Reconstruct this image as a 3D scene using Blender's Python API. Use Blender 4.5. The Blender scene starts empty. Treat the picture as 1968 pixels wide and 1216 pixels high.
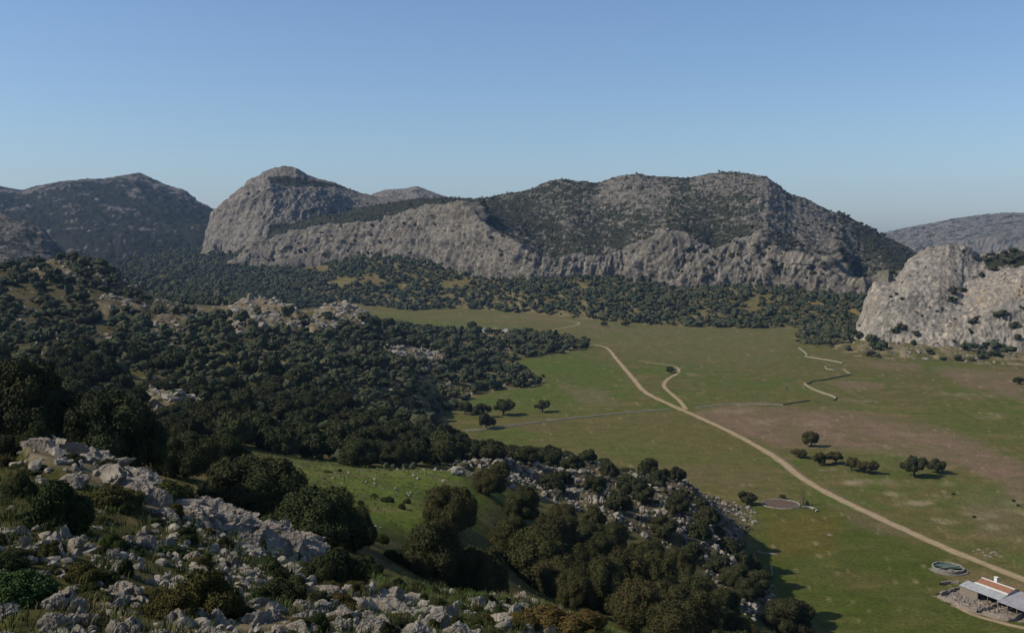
import bpy, math, random
import numpy as np
from mathutils import Vector

# ------------------------------------------------------------------ camera, sky, sun, exposure
SC = bpy.context.scene
COL = SC.collection
F = 2000.0            # focal length in pixels of the 1968 px wide photograph
W0, H0 = 1968.0, 1216.0
CAMZ = 100.0
PITCH = math.atan((608.0 - 450.0) / F)
cam = bpy.data.cameras.new('camera')
cam.sensor_width = 36.0
cam.lens = 36.0 * F / W0
cam.clip_start = 0.1
cam.clip_end = 60000.0
cam_o = bpy.data.objects.new('camera', cam)
COL.objects.link(cam_o)
cam_o.location = (0, 0, CAMZ)
cam_o.rotation_euler = (math.pi / 2 - PITCH, 0, 0)
SC.camera = cam_o

SUN_EL = math.radians(40.0)
SUN_AZ = math.radians(9.0)       # behind the picture plane, measured from due left
SUN_DIR = Vector((-math.cos(SUN_EL) * math.cos(SUN_AZ), -math.cos(SUN_EL) * math.sin(SUN_AZ), math.sin(SUN_EL)))
world = bpy.data.worlds.new('World')
SC.world = world
world.use_nodes = True
wn = world.node_tree.nodes
wl = world.node_tree.links
sky = wn.new('ShaderNodeTexSky')
sky.sky_type = 'NISHITA'
sky.sun_disc = False
sky.sun_elevation = SUN_EL
sky.sun_rotation = math.atan2(SUN_DIR.x, SUN_DIR.y)
sky.altitude = 0.0
sky.air_density = 0.95
sky.dust_density = 0.8
sky.ozone_density = 5.5
wn['Background'].inputs['Strength'].default_value = 0.1339
wl.new(sky.outputs[0], wn['Background'].inputs['Color'])

sun = bpy.data.lights.new('sun', 'SUN')
sun.energy = 5.0
sun.angle = math.radians(0.53)
sun.color = (1.0, 0.94, 0.84)
sun_o = bpy.data.objects.new('sun', sun)
COL.objects.link(sun_o)
sun_o.location = (-300, -60, 400)
sun_o.rotation_euler = SUN_DIR.to_track_quat('Z', 'Y').to_euler()

SC.view_settings.view_transform = 'Standard'
SC.view_settings.look = 'None'
SC.view_settings.exposure = -0.1
SC.view_settings.gamma = 1.0
SC.view_settings.use_curve_mapping = False
SC.cycles.volume_bounces = 1
SC.cycles.max_bounces = 5
SC.cycles.diffuse_bounces = 2
SC.cycles.glossy_bounces = 1

RS = np.random.RandomState(7)
rnd = random.Random(7)

# ------------------------------------------------------------------ projection helpers
cp, sp = math.cos(PITCH), math.sin(PITCH)

def unproj(px, py, d):
    """world point at forward distance d seen at pixel (px,py) of the 1968x1216 photograph"""
    a = (np.asarray(px, float) - 984.0) / F
    b = (608.0 - np.asarray(py, float)) / F
    Y = cp + b * sp
    Z = -sp + b * cp
    d = np.asarray(d, float)
    return np.stack([a / Y * d, d + 0 * a, CAMZ + Z / Y * d], -1)

def plainpt(px, py, z=0.0):
    b = (608.0 - np.asarray(py, float)) / F
    d = (z - CAMZ) * (cp + b * sp) / (-sp + b * cp)
    return unproj(px, py, d)

def project(P):
    P = np.asarray(P, float)
    x, y, z = P[..., 0], P[..., 1], P[..., 2] - CAMZ
    fw = y * cp - z * sp
    up = y * sp + z * cp
    fw = np.where(fw < 0.5, 0.5, fw)
    return 984.0 + F * x / fw, 608.0 - F * up / fw

# ------------------------------------------------------------------ noise
_perm = np.random.RandomState(3).permutation(256).astype(np.int64)
_perm = np.concatenate([_perm, _perm, _perm])
_g = np.random.RandomState(4).normal(size=(256, 3))
_g /= np.linalg.norm(_g, axis=1)[:, None]

def perlin(P):
    P = np.asarray(P, float)
    i = np.floor(P).astype(np.int64)
    f = P - i
    i &= 255
    u = f * f * f * (f * (f * 6 - 15) + 10)
    out = 0.0
    for dx in (0, 1):
        wx = u[:, 0] if dx else 1 - u[:, 0]
        hx = _perm[(i[:, 0] + dx) & 255]
        for dy in (0, 1):
            wy = u[:, 1] if dy else 1 - u[:, 1]
            hy = _perm[hx + ((i[:, 1] + dy) & 255)]
            for dz in (0, 1):
                wz = u[:, 2] if dz else 1 - u[:, 2]
                g = _g[_perm[hy + ((i[:, 2] + dz) & 255)]]
                out = out + wx * wy * wz * (g[:, 0] * (f[:, 0] - dx) + g[:, 1] * (f[:, 1] - dy) + g[:, 2] * (f[:, 2] - dz))
    return out * 1.5

def fbm(P, octv=5, gain=0.5, lac=2.03):
    P = np.array(P, float)
    a, s, t = 1.0, 0.0, 0.0
    for k in range(octv):
        s = s + a * perlin(P + 17.3 * k)
        t += a
        a *= gain
        P = P * lac
    return s / t

def ridged(P, octv=4, gain=0.5, lac=2.1):
    P = np.array(P, float)
    a, s, t = 1.0, 0.0, 0.0
    for k in range(octv):
        s = s + a * (1 - 2 * np.abs(perlin(P + 11.7 * k)))
        t += a
        a *= gain
        P = P * lac
    return s / t

def sstep(a, b, x):
    t = np.clip((x - a) / (b - a), 0, 1)
    return t * t * (3 - 2 * t)

def polysd(poly, x, y):
    """signed distance, positive inside"""
    poly = np.asarray(poly, float)
    n = len(poly)
    d2 = np.full(x.shape, 1e18)
    ins = np.zeros(x.shape, bool)
    for k in range(n):
        ax, ay = poly[k]
        bx, by = poly[(k + 1) % n]
        ex, ey = bx - ax, by - ay
        t = np.clip(((x - ax) * ex + (y - ay) * ey) / (ex * ex + ey * ey + 1e-9), 0, 1)
        d2 = np.minimum(d2, (x - ax - t * ex) ** 2 + (y - ay - t * ey) ** 2)
        c = ((ay > y) != (by > y))
        xi = ax + (y - ay) * ex / (ey if abs(ey) > 1e-9 else 1e-9)
        ins ^= c & (x < xi)
    d = np.sqrt(d2)
    return np.where(ins, d, -d)

def pmask(poly, px, py, soft):
    return sstep(-soft, soft, polysd(poly, px, py))

# ------------------------------------------------------------------ mesh helpers
def mesh_np(name, verts, faces, smooth=False):
    """faces: list of (n,k) int arrays"""
    if isinstance(faces, np.ndarray):
        faces = [faces]
    verts = np.ascontiguousarray(verts, dtype=np.float32)
    me = bpy.data.meshes.new(name)
    me.vertices.add(len(verts))
    me.vertices.foreach_set('co', verts.ravel())
    idx = np.concatenate([f.ravel() for f in faces]).astype(np.int32)
    tot = np.concatenate([np.full(len(f), f.shape[1], np.int32) for f in faces])
    start = np.concatenate([[0], np.cumsum(tot)[:-1]]).astype(np.int32)
    me.loops.add(len(idx))
    me.loops.foreach_set('vertex_index', idx)
    me.polygons.add(len(tot))
    me.polygons.foreach_set('loop_start', start)
    me.polygons.foreach_set('loop_total', tot)
    me.polygons.foreach_set('use_smooth', np.full(len(tot), smooth))
    me.update(calc_edges=True)
    me.validate(verbose=False)
    return me

def set_col(me, name, rgb):
    a = me.attributes.new(name, 'FLOAT_COLOR', 'POINT')
    c = np.ones((len(me.vertices), 4), np.float32)
    c[:, :3] = rgb
    a.data.foreach_set('color', c.ravel())

def set_float(me, name, v):
    a = me.attributes.new(name, 'FLOAT', 'POINT')
    a.data.foreach_set('value', np.asarray(v, np.float32))

def obj(name, me, mat=None, parent=None, loc=None, label=None, cat=None, group=None, kind=None):
    o = bpy.data.objects.new(name, me)
    COL.objects.link(o)
    if mat is not None and me is not None and not me.materials:
        me.materials.append(mat)
    if parent is not None:
        o.parent = parent
    if loc is not None:
        o.location = loc
    tag(o, label, cat, group, kind)
    return o

def tag(o, label=None, cat=None, group=None, kind=None):
    if label: o['label'] = label
    if cat: o['category'] = cat
    if group: o['group'] = group
    if kind: o['kind'] = kind

def empty(name, loc, rz=0.0, label=None, cat=None, group=None):
    o = bpy.data.objects.new(name, None)
    COL.objects.link(o)
    o.location = loc
    o.rotation_euler = (0, 0, rz)
    o.empty_display_size = 0.3
    tag(o, label, cat, group)
    return o

def grid_faces(nr, nc):
    a = np.arange(nr * nc).reshape(nr, nc)
    return np.stack([a[:-1, :-1], a[:-1, 1:], a[1:, 1:], a[1:, :-1]], -1).reshape(-1, 4)

def ico(sub):
    t = (1 + 5 ** 0.5) / 2
    v = [(-1, t, 0), (1, t, 0), (-1, -t, 0), (1, -t, 0), (0, -1, t), (0, 1, t), (0, -1, -t), (0, 1, -t), (t, 0, -1), (t, 0, 1), (-t, 0, -1), (-t, 0, 1)]
    f = [(0, 11, 5), (0, 5, 1), (0, 1, 7), (0, 7, 10), (0, 10, 11), (1, 5, 9), (5, 11, 4), (11, 10, 2), (10, 7, 6), (7, 1, 8), (3, 9, 4), (3, 4, 2), (3, 2, 6), (3, 6, 8), (3, 8, 9), (4, 9, 5), (2, 4, 11), (6, 2, 10), (8, 6, 7), (9, 8, 1)]
    v = [np.array(p, float) / np.linalg.norm(p) for p in v]
    for _ in range(sub):
        c, g = {}, []
        def mid(a, b):
            k = (min(a, b), max(a, b))
            if k not in c:
                m = v[a] + v[b]
                v.append(m / np.linalg.norm(m))
                c[k] = len(v) - 1
            return c[k]
        for (a, b, d) in f:
            ab, bd, da = mid(a, b), mid(b, d), mid(d, a)
            g += [(a, ab, da), (b, bd, ab), (d, da, bd), (ab, bd, da)]
        f = g
    return np.array(v), np.array(f, np.int64)

def replicate(tv, tf, pos, scl, rotz, extra=None):
    """many copies of a template joined in one set of arrays"""
    n, V = len(pos), len(tv)
    c, s = np.cos(rotz)[:, None], np.sin(rotz)[:, None]
    p = tv[None] * scl[:, None, :]
    x = p[..., 0] * c - p[..., 1] * s
    y = p[..., 0] * s + p[..., 1] * c
    out = np.stack([x, y, p[..., 2]], -1) + pos[:, None, :]
    faces = (tf[None] + (np.arange(n) * V)[:, None, None]).reshape(-1, tf.shape[1])
    return out.reshape(-1, 3), faces

def tube(path, radii, seg=7):
    path = np.asarray(path, float)
    n = len(path)
    vs = []
    for k in range(n):
        t = path[min(k + 1, n - 1)] - path[max(k - 1, 0)]
        t /= np.linalg.norm(t) + 1e-9
        a = np.cross(t, (0.31, 0.9, 0.2)); a /= np.linalg.norm(a)
        b = np.cross(t, a)
        ang = np.arange(seg) * 2 * np.pi / seg
        vs.append(path[k] + radii[k] * (np.cos(ang)[:, None] * a + np.sin(ang)[:, None] * b))
    vs = np.concatenate(vs)
    fs = []
    for k in range(n - 1):
        for j in range(seg):
            j2 = (j + 1) % seg
            fs.append((k * seg + j, k * seg + j2, (k + 1) * seg + j2, (k + 1) * seg + j))
    return vs, np.array(fs)

class MB:
    def __init__(s):
        s.v, s.f, s.n = [], {}, 0
    def add(s, v, f):
        v = np.asarray(v, float)
        if len(f):
            f = np.asarray(f)
            s.f.setdefault(f.shape[1], []).append(f + s.n)
        s.v.append(v)
        s.n += len(v)
    def build(s, name, smooth=False):
        return mesh_np(name, np.concatenate(s.v), [np.concatenate(x) for x in s.f.values()], smooth)

def box(x0, x1, y0, y1, z0, z1):
    v = [(x, y, z) for z in (z0, z1) for y in (y0, y1) for x in (x0, x1)]
    f = [(0, 2, 3, 1), (4, 5, 7, 6), (0, 1, 5, 4), (2, 6, 7, 3), (0, 4, 6, 2), (1, 3, 7, 5)]
    return np.array(v, float), np.array(f)

# ------------------------------------------------------------------ materials
def new_mat(name):
    m = bpy.data.materials.new(name)
    m.use_nodes = True
    nt = m.node_tree
    b = nt.nodes['Principled BSDF']
    b.inputs['Roughness'].default_value = 0.9
    b.inputs['Specular IOR Level'].default_value = 0.03
    return m, nt, b

def nnode(nt, kind, **kw):
    n = nt.nodes.new(kind)
    for k, v in kw.items():
        if k in n.inputs: n.inputs[k].default_value = v
        else: setattr(n, k, v)
    return n

def mixc(nt, fac, a, b, mode='MIX'):
    n = nt.nodes.new('ShaderNodeMix')
    n.data_type = 'RGBA'
    n.blend_type = mode
    for i, v in ((0, fac), (6, a), (7, b)):
        if hasattr(v, 'links') or isinstance(v, bpy.types.NodeSocket):
            nt.links.new(v, n.inputs[i])
        else:
            n.inputs[i].default_value = v if i == 0 else (*v, 1.0)
    return n.outputs[2]

def mapr(nt, src, a, b, c, d):
    n = nt.nodes.new('ShaderNodeMapRange')
    nt.links.new(src, n.inputs[0])
    for k, v in zip((1, 2, 3, 4), (a, b, c, d)):
        n.inputs[k].default_value = v
    return n.outputs[0]

def noise_tex(nt, scale, detail=5.0, rough=0.6, coord='Object', stretch=None):
    tc = nt.nodes.new('ShaderNodeTexCoord')
    src = tc.outputs[coord]
    if stretch:
        mp = nt.nodes.new('ShaderNodeMapping')
        mp.inputs['Scale'].default_value = stretch
        nt.links.new(src, mp.inputs[0])
        src = mp.outputs[0]
    n = nt.nodes.new('ShaderNodeTexNoise')
    n.inputs['Scale'].default_value = scale
    n.inputs['Detail'].default_value = detail
    n.inputs['Roughness'].default_value = rough
    nt.links.new(src, n.inputs['Vector'])
    return n.outputs['Fac']

def bump(nt, b, h, strength, dist):
    n = nt.nodes.new('ShaderNodeBump')
    n.inputs['Strength'].default_value = strength
    n.inputs['Distance'].default_value = dist
    nt.links.new(h, n.inputs['Height'])
    nt.links.new(n.outputs[0], b.inputs['Normal'])

def mat_attr(name, scale, lo=0.7, hi=1.3, bstr=0.6, bdist=0.3, fine=None):
    """surface whose colour map is a vertex attribute, broken up with procedural grain"""
    m, nt, b = new_mat(name)
    at = nnode(nt, 'ShaderNodeAttribute', attribute_name='Col')
    nz = noise_tex(nt, scale, 8.0, 0.7)
    v = mapr(nt, nz, 0.3, 0.7, lo, hi)
    if fine:
        n2 = noise_tex(nt, fine, 7.0, 0.75)
        v2 = mapr(nt, n2, 0.3, 0.7, 0.72, 1.28)
        mm = nt.nodes.new('ShaderNodeMath'); mm.operation = 'MULTIPLY'
        nt.links.new(v, mm.inputs[0]); nt.links.new(v2, mm.inputs[1]); v = mm.outputs[0]
    c = mixc(nt, 1.0, at.outputs['Color'], (1, 1, 1), 'MULTIPLY')
    hs = nt.nodes.new('ShaderNodeVectorMath'); hs.operation = 'SCALE'
    nt.links.new(c, hs.inputs[0]); nt.links.new(v, hs.inputs['Scale'])
    nt.links.new(hs.outputs[0], b.inputs['Base Color'])
    bump(nt, b, nz, bstr, bdist)
    return m

def mat_plain(name, colA, colB, scale, bstr=0.4, bdist=0.05, rough=0.9, lo=0.35, hi=0.65):
    m, nt, b = new_mat(name)
    nz = noise_tex(nt, scale, 6.0, 0.65)
    f = mapr(nt, nz, lo, hi, 0, 1)
    nt.links.new(mixc(nt, f, colA, colB), b.inputs['Base Color'])
    b.inputs['Roughness'].default_value = rough
    if bstr: bump(nt, b, nz, bstr, bdist)
    return m

def mat_leaf(name, cols, tintattr=False):
    """foliage: each leaf clump its own shade, each plant its own tint"""
    m, nt, b = new_mat(name)
    g = nt.nodes.new('ShaderNodeNewGeometry')
    f = mapr(nt, g.outputs['Random Per Island'], 0, 1, 0, 1)
    c = mixc(nt, f, cols[0], cols[1])
    if tintattr:
        at = nnode(nt, 'ShaderNodeAttribute', attribute_name='tint')
        c = mixc(nt, at.outputs['Fac'], c, cols[2])
    else:
        oi = nt.nodes.new('ShaderNodeObjectInfo')
        c = mixc(nt, mapr(nt, oi.outputs['Random'], 0.0, 1.0, 0.0, 0.6), c, cols[2])
        c = mixc(nt, 1.0, c, oi.outputs['Color'], 'MULTIPLY')
    nt.links.new(c, b.inputs['Base Color'])
    b.inputs['Roughness'].default_value = 0.85
    b.inputs['Specular IOR Level'].default_value = 0.06
    return m

M = {}
M['ground'] = mat_attr('ground', 0.9, 0.55, 1.45, 0.6, 0.3, 0.16)
M['mountain'] = mat_attr('mountain_rock', 0.12, 0.62, 1.38, 0.9, 2.5, 0.4)
M['oak'] = mat_leaf('oak_leaves', [(0.024, 0.030, 0.012), (0.064, 0.072, 0.029), (0.058, 0.049, 0.022)])
M['wood_leaf'] = mat_leaf('far_oak_leaves', [(0.026, 0.034, 0.017), (0.048, 0.056, 0.027), (0.072, 0.068, 0.034)], True)
M['bark'] = mat_plain('bark', (0.045, 0.035, 0.026), (0.11, 0.095, 0.08), 6.0, 0.6, 0.03)
M['scrub'] = mat_leaf('scrub_leaves', [(0.026, 0.033, 0.017), (0.044, 0.050, 0.026), (0.056, 0.047, 0.028)], True)
M['track'] = mat_plain('track_dirt', (0.30, 0.235, 0.14), (0.43, 0.36, 0.24), 0.6, 0.3, 0.05)

# ------------------------------------------------------------------ ground height
PLAIN_PX = [(690, 592), (760, 587), (860, 593), (960, 597), (1060, 607), (1120, 614), (1200, 621), (1300, 627), (1400, 631), (1480, 632), (1545, 629),
            (1520, 655), (1600, 671), (1640, 684), (1720, 690), (1830, 695), (1968, 708), (2200, 716), (2500, 760), (2700, 1000), (2500, 1500), (1900, 1500), (1680, 1330),
            (1590, 1225), (1490, 1160), (1456, 1100), (1446, 1040), (1440, 975), (1330, 948), (1240, 945), (1160, 910), (1060, 897), (960, 872),
            (885, 852), (850, 832), (870, 776), (950, 752), (1045, 742), (1050, 728), (962, 706), (1000, 690), (1120, 672), (1128, 655),
            (1060, 641), (960, 637), (860, 633), (740, 623), (690, 606)]
_pp = np.array(PLAIN_PX, float)
PLAIN = plainpt(_pp[:, 0], _pp[:, 1])[:, :2]

CTRL = [  # (px, py, forward distance)
    (0, 1216, 27), (300, 1216, 29), (600, 1216, 33), (900, 1216, 42), (1100, 1216, 55),
    (0, 1100, 33), (250, 1110, 36), (500, 1140, 41), (800, 1172, 48),
    (0, 1000, 40), (250, 1020, 44), (450, 1050, 49),
    (0, 905, 52), (60, 885, 54), (140, 895, 55), (250, 945, 57), (420, 1010, 60), (600, 1085, 58), (720, 1140, 55), (1000, 1160, 57), (1130, 1195, 60),
    (-300, 790, 62), (-300, 1000, 40), (-300, 1216, 28), (-700, 900, 50),
    (60, 900, 78), (205, 925, 80), (300, 950, 84), (490, 990, 86), (640, 1078, 76), (760, 1110, 80), (900, 1160, 112),
    (360, 922, 112), (250, 880, 125), (100, 850, 140), (-200, 830, 130), (450, 895, 135),
    (620, 900, 172), (900, 905, 190), (700, 960, 142), (850, 985, 132), (760, 1060, 100), (560, 930, 140), (520, 965, 110),
    (1000, 1000, 172), (950, 940, 205), (1000, 930, 250), (880, 920, 205),
    (700, 892, 210), (560, 872, 226), (450, 852, 222), (300, 832, 222), (100, 782, 230), (-200, 760, 230),
    (840, 893, 232), (500, 800, 300), (700, 835, 300), (300, 760, 330), (100, 720, 330), (850, 862, 360), (780, 800, 430), (-200, 690, 340),
    (500, 720, 430), (300, 690, 450), (100, 660, 450), (700, 720, 530), (830, 745, 585), (-200, 640, 460),
    (400, 645, 565), (200, 625, 580), (0, 605, 560), (600, 665, 640), (750, 672, 720), (900, 682, 805), (760, 640, 880), (960, 655, 900), (1040, 668, 870),
    (120, 502, 700), (0, 545, 640), (190, 528, 690), (250, 552, 690), (300, 578, 690), (370, 594, 730), (-200, 500, 650), (-500, 470, 650), (60, 520, 680),
    (500, 576, 800), (450, 600, 770), (560, 605, 775), (400, 605, 770), (640, 588, 815), (680, 592, 820), (728, 628, 800), (600, 612, 840),
    (540, 592, 980), (660, 600, 1020), (700, 595, 1250), (120, 545, 950), (300, 585, 950), (0, 545, 950), (400, 592, 950),
    (400, 555, 1500), (250, 545, 1500), (80, 520, 1500), (-300, 500, 1400), (500, 570, 1400), (600, 572, 1500), (600, 530, 1750), (500, 512, 1950), (700, 492, 1800),
    (820, 502, 1700), (700, 542, 1560), (900, 522, 1610), (800, 560, 1420), (1010, 537, 1510), (1000, 572, 1370), (1200, 533, 1480), (1200, 580, 1290), (1290, 552, 1420), (1400, 549, 1400), (1400, 592, 1230),
    (1530, 556, 1350), (1530, 596, 1210), (1640, 572, 1300), (1600, 625, 1120), (1655, 605, 1160), (1720, 560, 1250),
    (420, 480, 2250), (300, 505, 2100), (150, 510, 2000), (0, 500, 1900), (-300, 480, 1900),
    (1650, 655, 920), (1720, 662, 890), (1800, 668, 870), (1968, 680, 850), (2200, 690, 850),
    (1100, 905, 330), (1100, 930, 290), (1200, 935, 318), (1300, 950, 312), (1380, 968, 322), (1250, 985, 275), (1330, 1015, 265), (1380, 1075, 240), (1430, 1145, 216), (1500, 1205, 200), (1560, 1290, 180),
    (1180, 965, 270), (1290, 1040, 235), (1340, 1100, 212), (1250, 1090, 195),
    (1040, 1135, 145), (1150, 1110, 165), (1250, 1165, 142), (1320, 1225, 130), (1180, 1216, 108), (1100, 1060, 190), (1180, 1020, 225), (1060, 970, 235),
    (1420, 1250, 150), (1500, 1330, 130), (1700, 1500, 100),
]
_c = np.array(CTRL, float)
CP = unproj(_c[:, 0], _c[:, 1], _c[:, 2])
_near = np.array([(0, 0, 98.3), (-12, 3, 99.5), (12, 3, 96.5), (-30, 0, 103), (30, 0, 92), (-70, -20, 110), (70, -20, 78), (0, -30, 104), (0, 12, 94.2), (-8, 16, 91.8), (-5, 10, 94.8), (-18, 20, 91.5), (9, 16, 92.3), (28, 28, 82), (45, 45, 72),
                  (-120, 60, 100), (-300, 150, 105), (-500, 300, 110), (-900, 600, 120), (120, -60, 60), (200, 20, 30), (160, 60, 40), (110, 90, 42), (0, -200, 120), (-300, -200, 140), (300, -100, 5), (0, -800, 120), (500, -600, 20), (-800, -300, 140),
                  (-1200, 1500, 90), (-2500, 2500, 120), (0, 3500, 40), (2500, 2500, 60), (3000, 500, 40), (-3000, 0, 120), (0, 7000, 10), (7000, 0, 10), (-7000, 0, 60), (5000, 5000, 10), (-5000, 5000, 30), (0, -6000, 60)], float)
_px = np.stack([np.interp(np.linspace(0, len(PLAIN), 90, endpoint=False), np.arange(len(PLAIN) + 1), np.r_[PLAIN[:, k], PLAIN[0, k]]) for k in (0, 1)], -1)
_pi = plainpt(np.array([900, 1100, 1300, 1500, 1700, 1300, 1500, 1700, 1900, 1600, 1800, 1200, 1000, 1500]), np.array([610, 640, 660, 680, 720, 740, 780, 850, 800, 950, 1000, 830, 800, 1050.]))
_pl = np.concatenate([np.c_[_px, np.zeros(len(_px))], _pi])
CP = np.concatenate([CP, _near, _pl])

def qcoord(x, y):
    r = np.sqrt(x * x + y * y) + 6.0
    th = np.arctan2(x, y)
    return np.stack([th * (r - 6.0) / (r + 14.0), np.log(r) * 0.55], -1)

def kern(d2):
    return np.sqrt(d2 + 0.0009)

_Q = qcoord(CP[:, 0], CP[:, 1])
_A = kern(((_Q[:, None] - _Q[None]) ** 2).sum(-1)) - 0.004 * np.eye(len(_Q))
_n = len(_Q)
_AA = np.zeros((_n + 1, _n + 1))
_AA[:_n, :_n] = _A
_AA[:_n, _n] = 1
_AA[_n, :_n] = 1
_w = np.linalg.solve(_AA, np.r_[CP[:, 2], 0])

ROCKY = [  # rock outcrops and rubble: (polygon in photo pixels, softness px, near, far, weight)
    ([(10, 838), (60, 826), (140, 832), (300, 900), (430, 965), (615, 1060), (625, 1092), (480, 1050), (330, 1010), (230, 965), (60, 905)], 10, 46, 68, 1.0),
    ([(0, 1035), (200, 1045), (420, 1030), (560, 1090), (720, 1150), (700, 1216), (0, 1300)], 20, 20, 60, 0.55),
    ([(700, 1150), (900, 1165), (1010, 1150), (1090, 1180), (1150, 1216), (700, 1240)], 20, 30, 66, 0.3),
    ([(880, 905), (960, 898), (1010, 905), (1100, 893), (1190, 905), (1250, 928), (1330, 940), (1440, 966), (1450, 1000), (1405, 1030), (1420, 1080), (1450, 1100), (1490, 1165), (1445, 1190), (1400, 1150), (1360, 1080), (1290, 1045), (1180, 1015), (1090, 985), (1020, 945), (930, 930)], 14, 190, 400, 1.0),
    ([(740, 676), (780, 668), (865, 690), (850, 712), (760, 706)], 5, 500, 800, 1.0),
    ([(425, 610), (455, 590), (505, 568), (570, 598), (585, 640), (460, 645)], 5, 650, 900, 1.0),
    ([(590, 622), (640, 585), (690, 590), (735, 632), (600, 645)], 5, 700, 900, 1.0),
    ([(40, 525), (120, 492), (190, 508), (250, 540), (150, 545)], 6, 560, 800, 0.5),
    ([(170, 580), (260, 568), (310, 592), (210, 620)], 6, 560, 800, 0.6),
    ([(240, 640), (360, 592), (385, 622), (290, 655)], 6, 450, 760, 0.7),
    ([(850, 816), (930, 808), (942, 822), (850, 828)], 3, 480, 620, 1.0),
    ([(280, 772), (350, 765), (405, 790), (300, 797)], 5, 240, 380, 0.9),
    ([(590, 915), (760, 905), (900, 900), (990, 930), (850, 950), (650, 935)], 14, 120, 230, 0.28),
    ([(1640, 648), (1800, 655), (1968, 668), (2200, 680), (2200, 705), (1840, 690), (1650, 678)], 8, 780, 960, 0.6),
]

def base_h(x, y):
    q = qcoord(x, y)
    z = np.empty(len(x))
    for k in range(0, len(x), 20000):
        qq = q[k:k + 20000]
        d2 = (qq[:, None, 0] - _Q[None, :, 0]) ** 2 + (qq[:, None, 1] - _Q[None, :, 1]) ** 2
        z[k:k + 20000] = kern(d2) @ _w[:_n] + _w[_n]
    return z

def ground_fields(x, y):
    """height, rockiness, distance outside of the plain"""
    x = np.asarray(x, float); y = np.asarray(y, float)
    r = np.sqrt(x * x + y * y)
    zb = base_h(x, y)
    sd = -polysd(PLAIN, x, y)          # >0 outside
    out = sstep(0.0, 22.0, sd)
    px, py = project(np.stack([x, y, zb], -1))
    front = (y > 5)
    rock = np.zeros(len(x))
    for poly, soft, n0, n1, wgt in ROCKY:
        m = front & (r > n0 * 0.85) & (r < n1 * 1.2)
        if m.any():
            k = pmask(poly, px[m], py[m], soft) * sstep(n0 * 0.85, n0, r[m]) * (1 - sstep(n1, n1 * 1.2, r[m]))
            rock[m] = np.maximum(rock[m], k * wgt)
    P = np.stack([x, y, zb * 0], -1)
    z = np.maximum(zb, 0) * out
    big = fbm(P / 45.0, 4)
    z = z + out * big * np.clip(r / 120.0, 0.25, 1.0) * 2.2 * sstep(30, 260, r)
    # knobbly ground on the slopes and karst ribs where the rock comes out
    near = fbm(P / 4.0 + 9.0, 4)
    z = z + out * near * 0.28 * (1 - sstep(200, 500, r))
    rr = ridged(P / np.array([7.0, 9.0, 1.0]) + 3.0, 4) * 0.9
    r2 = ridged(P / np.array([22.0, 26.0, 1.0]) + 5.0, 3)
    sz = 0.55 + 0.45 * sstep(60, 240, r)
    z = z + out * rock * ((rr + 0.15) * 1.0 * sz + r2 * 4.6 * sstep(150, 300, r) + 0.2)
    z = np.where(sd <= 0, 0.0, z)
    return z, rock, sd, px, py, r

def HZ(x, y):
    return ground_fields(np.atleast_1d(np.asarray(x, float)), np.atleast_1d(np.asarray(y, float)))[0]

def ground_at(px, d):
    """foot point on the ground in picture column px at forward distance d"""
    x = (px - 984.0) / F * d * 1.006
    for _ in range(4):
        z = HZ(x, d)[0]
        fw = d * cp - (z - CAMZ) * sp
        x = (px - 984.0) / F * fw
    return np.array([x, d, HZ(x, d)[0]])

_th = np.concatenate([np.linspace(-math.pi, -0.60, 30)[:-1], np.linspace(-0.60, 0.60, 560), np.linspace(0.60, math.pi, 30)[1:]])
_rr = np.concatenate([np.geomspace(0.4, 18, 30)[:-1], np.geomspace(18, 1500, 450)[:-1], np.geomspace(1500, 2600, 40)[:-1], np.geomspace(2600, 9000, 12)])
TH, RR = np.meshgrid(_th, _rr)
gx, gy = (RR * np.sin(TH)).ravel(), (RR * np.cos(TH)).ravel()
gz, grock, gsd, gpx, gpy, gr = ground_fields(gx, gy)
_hz = RR.ravel() > 2600
gz[_hz] = np.minimum(gz[_hz], 30)

# colours of the ground: grass, dry grass, bare purple-brown soil, pale stony patches, limestone
def lerp(c, col, m):
    return c * (1 - m[:, None]) + np.array(col)[None] * m[:, None]

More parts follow.
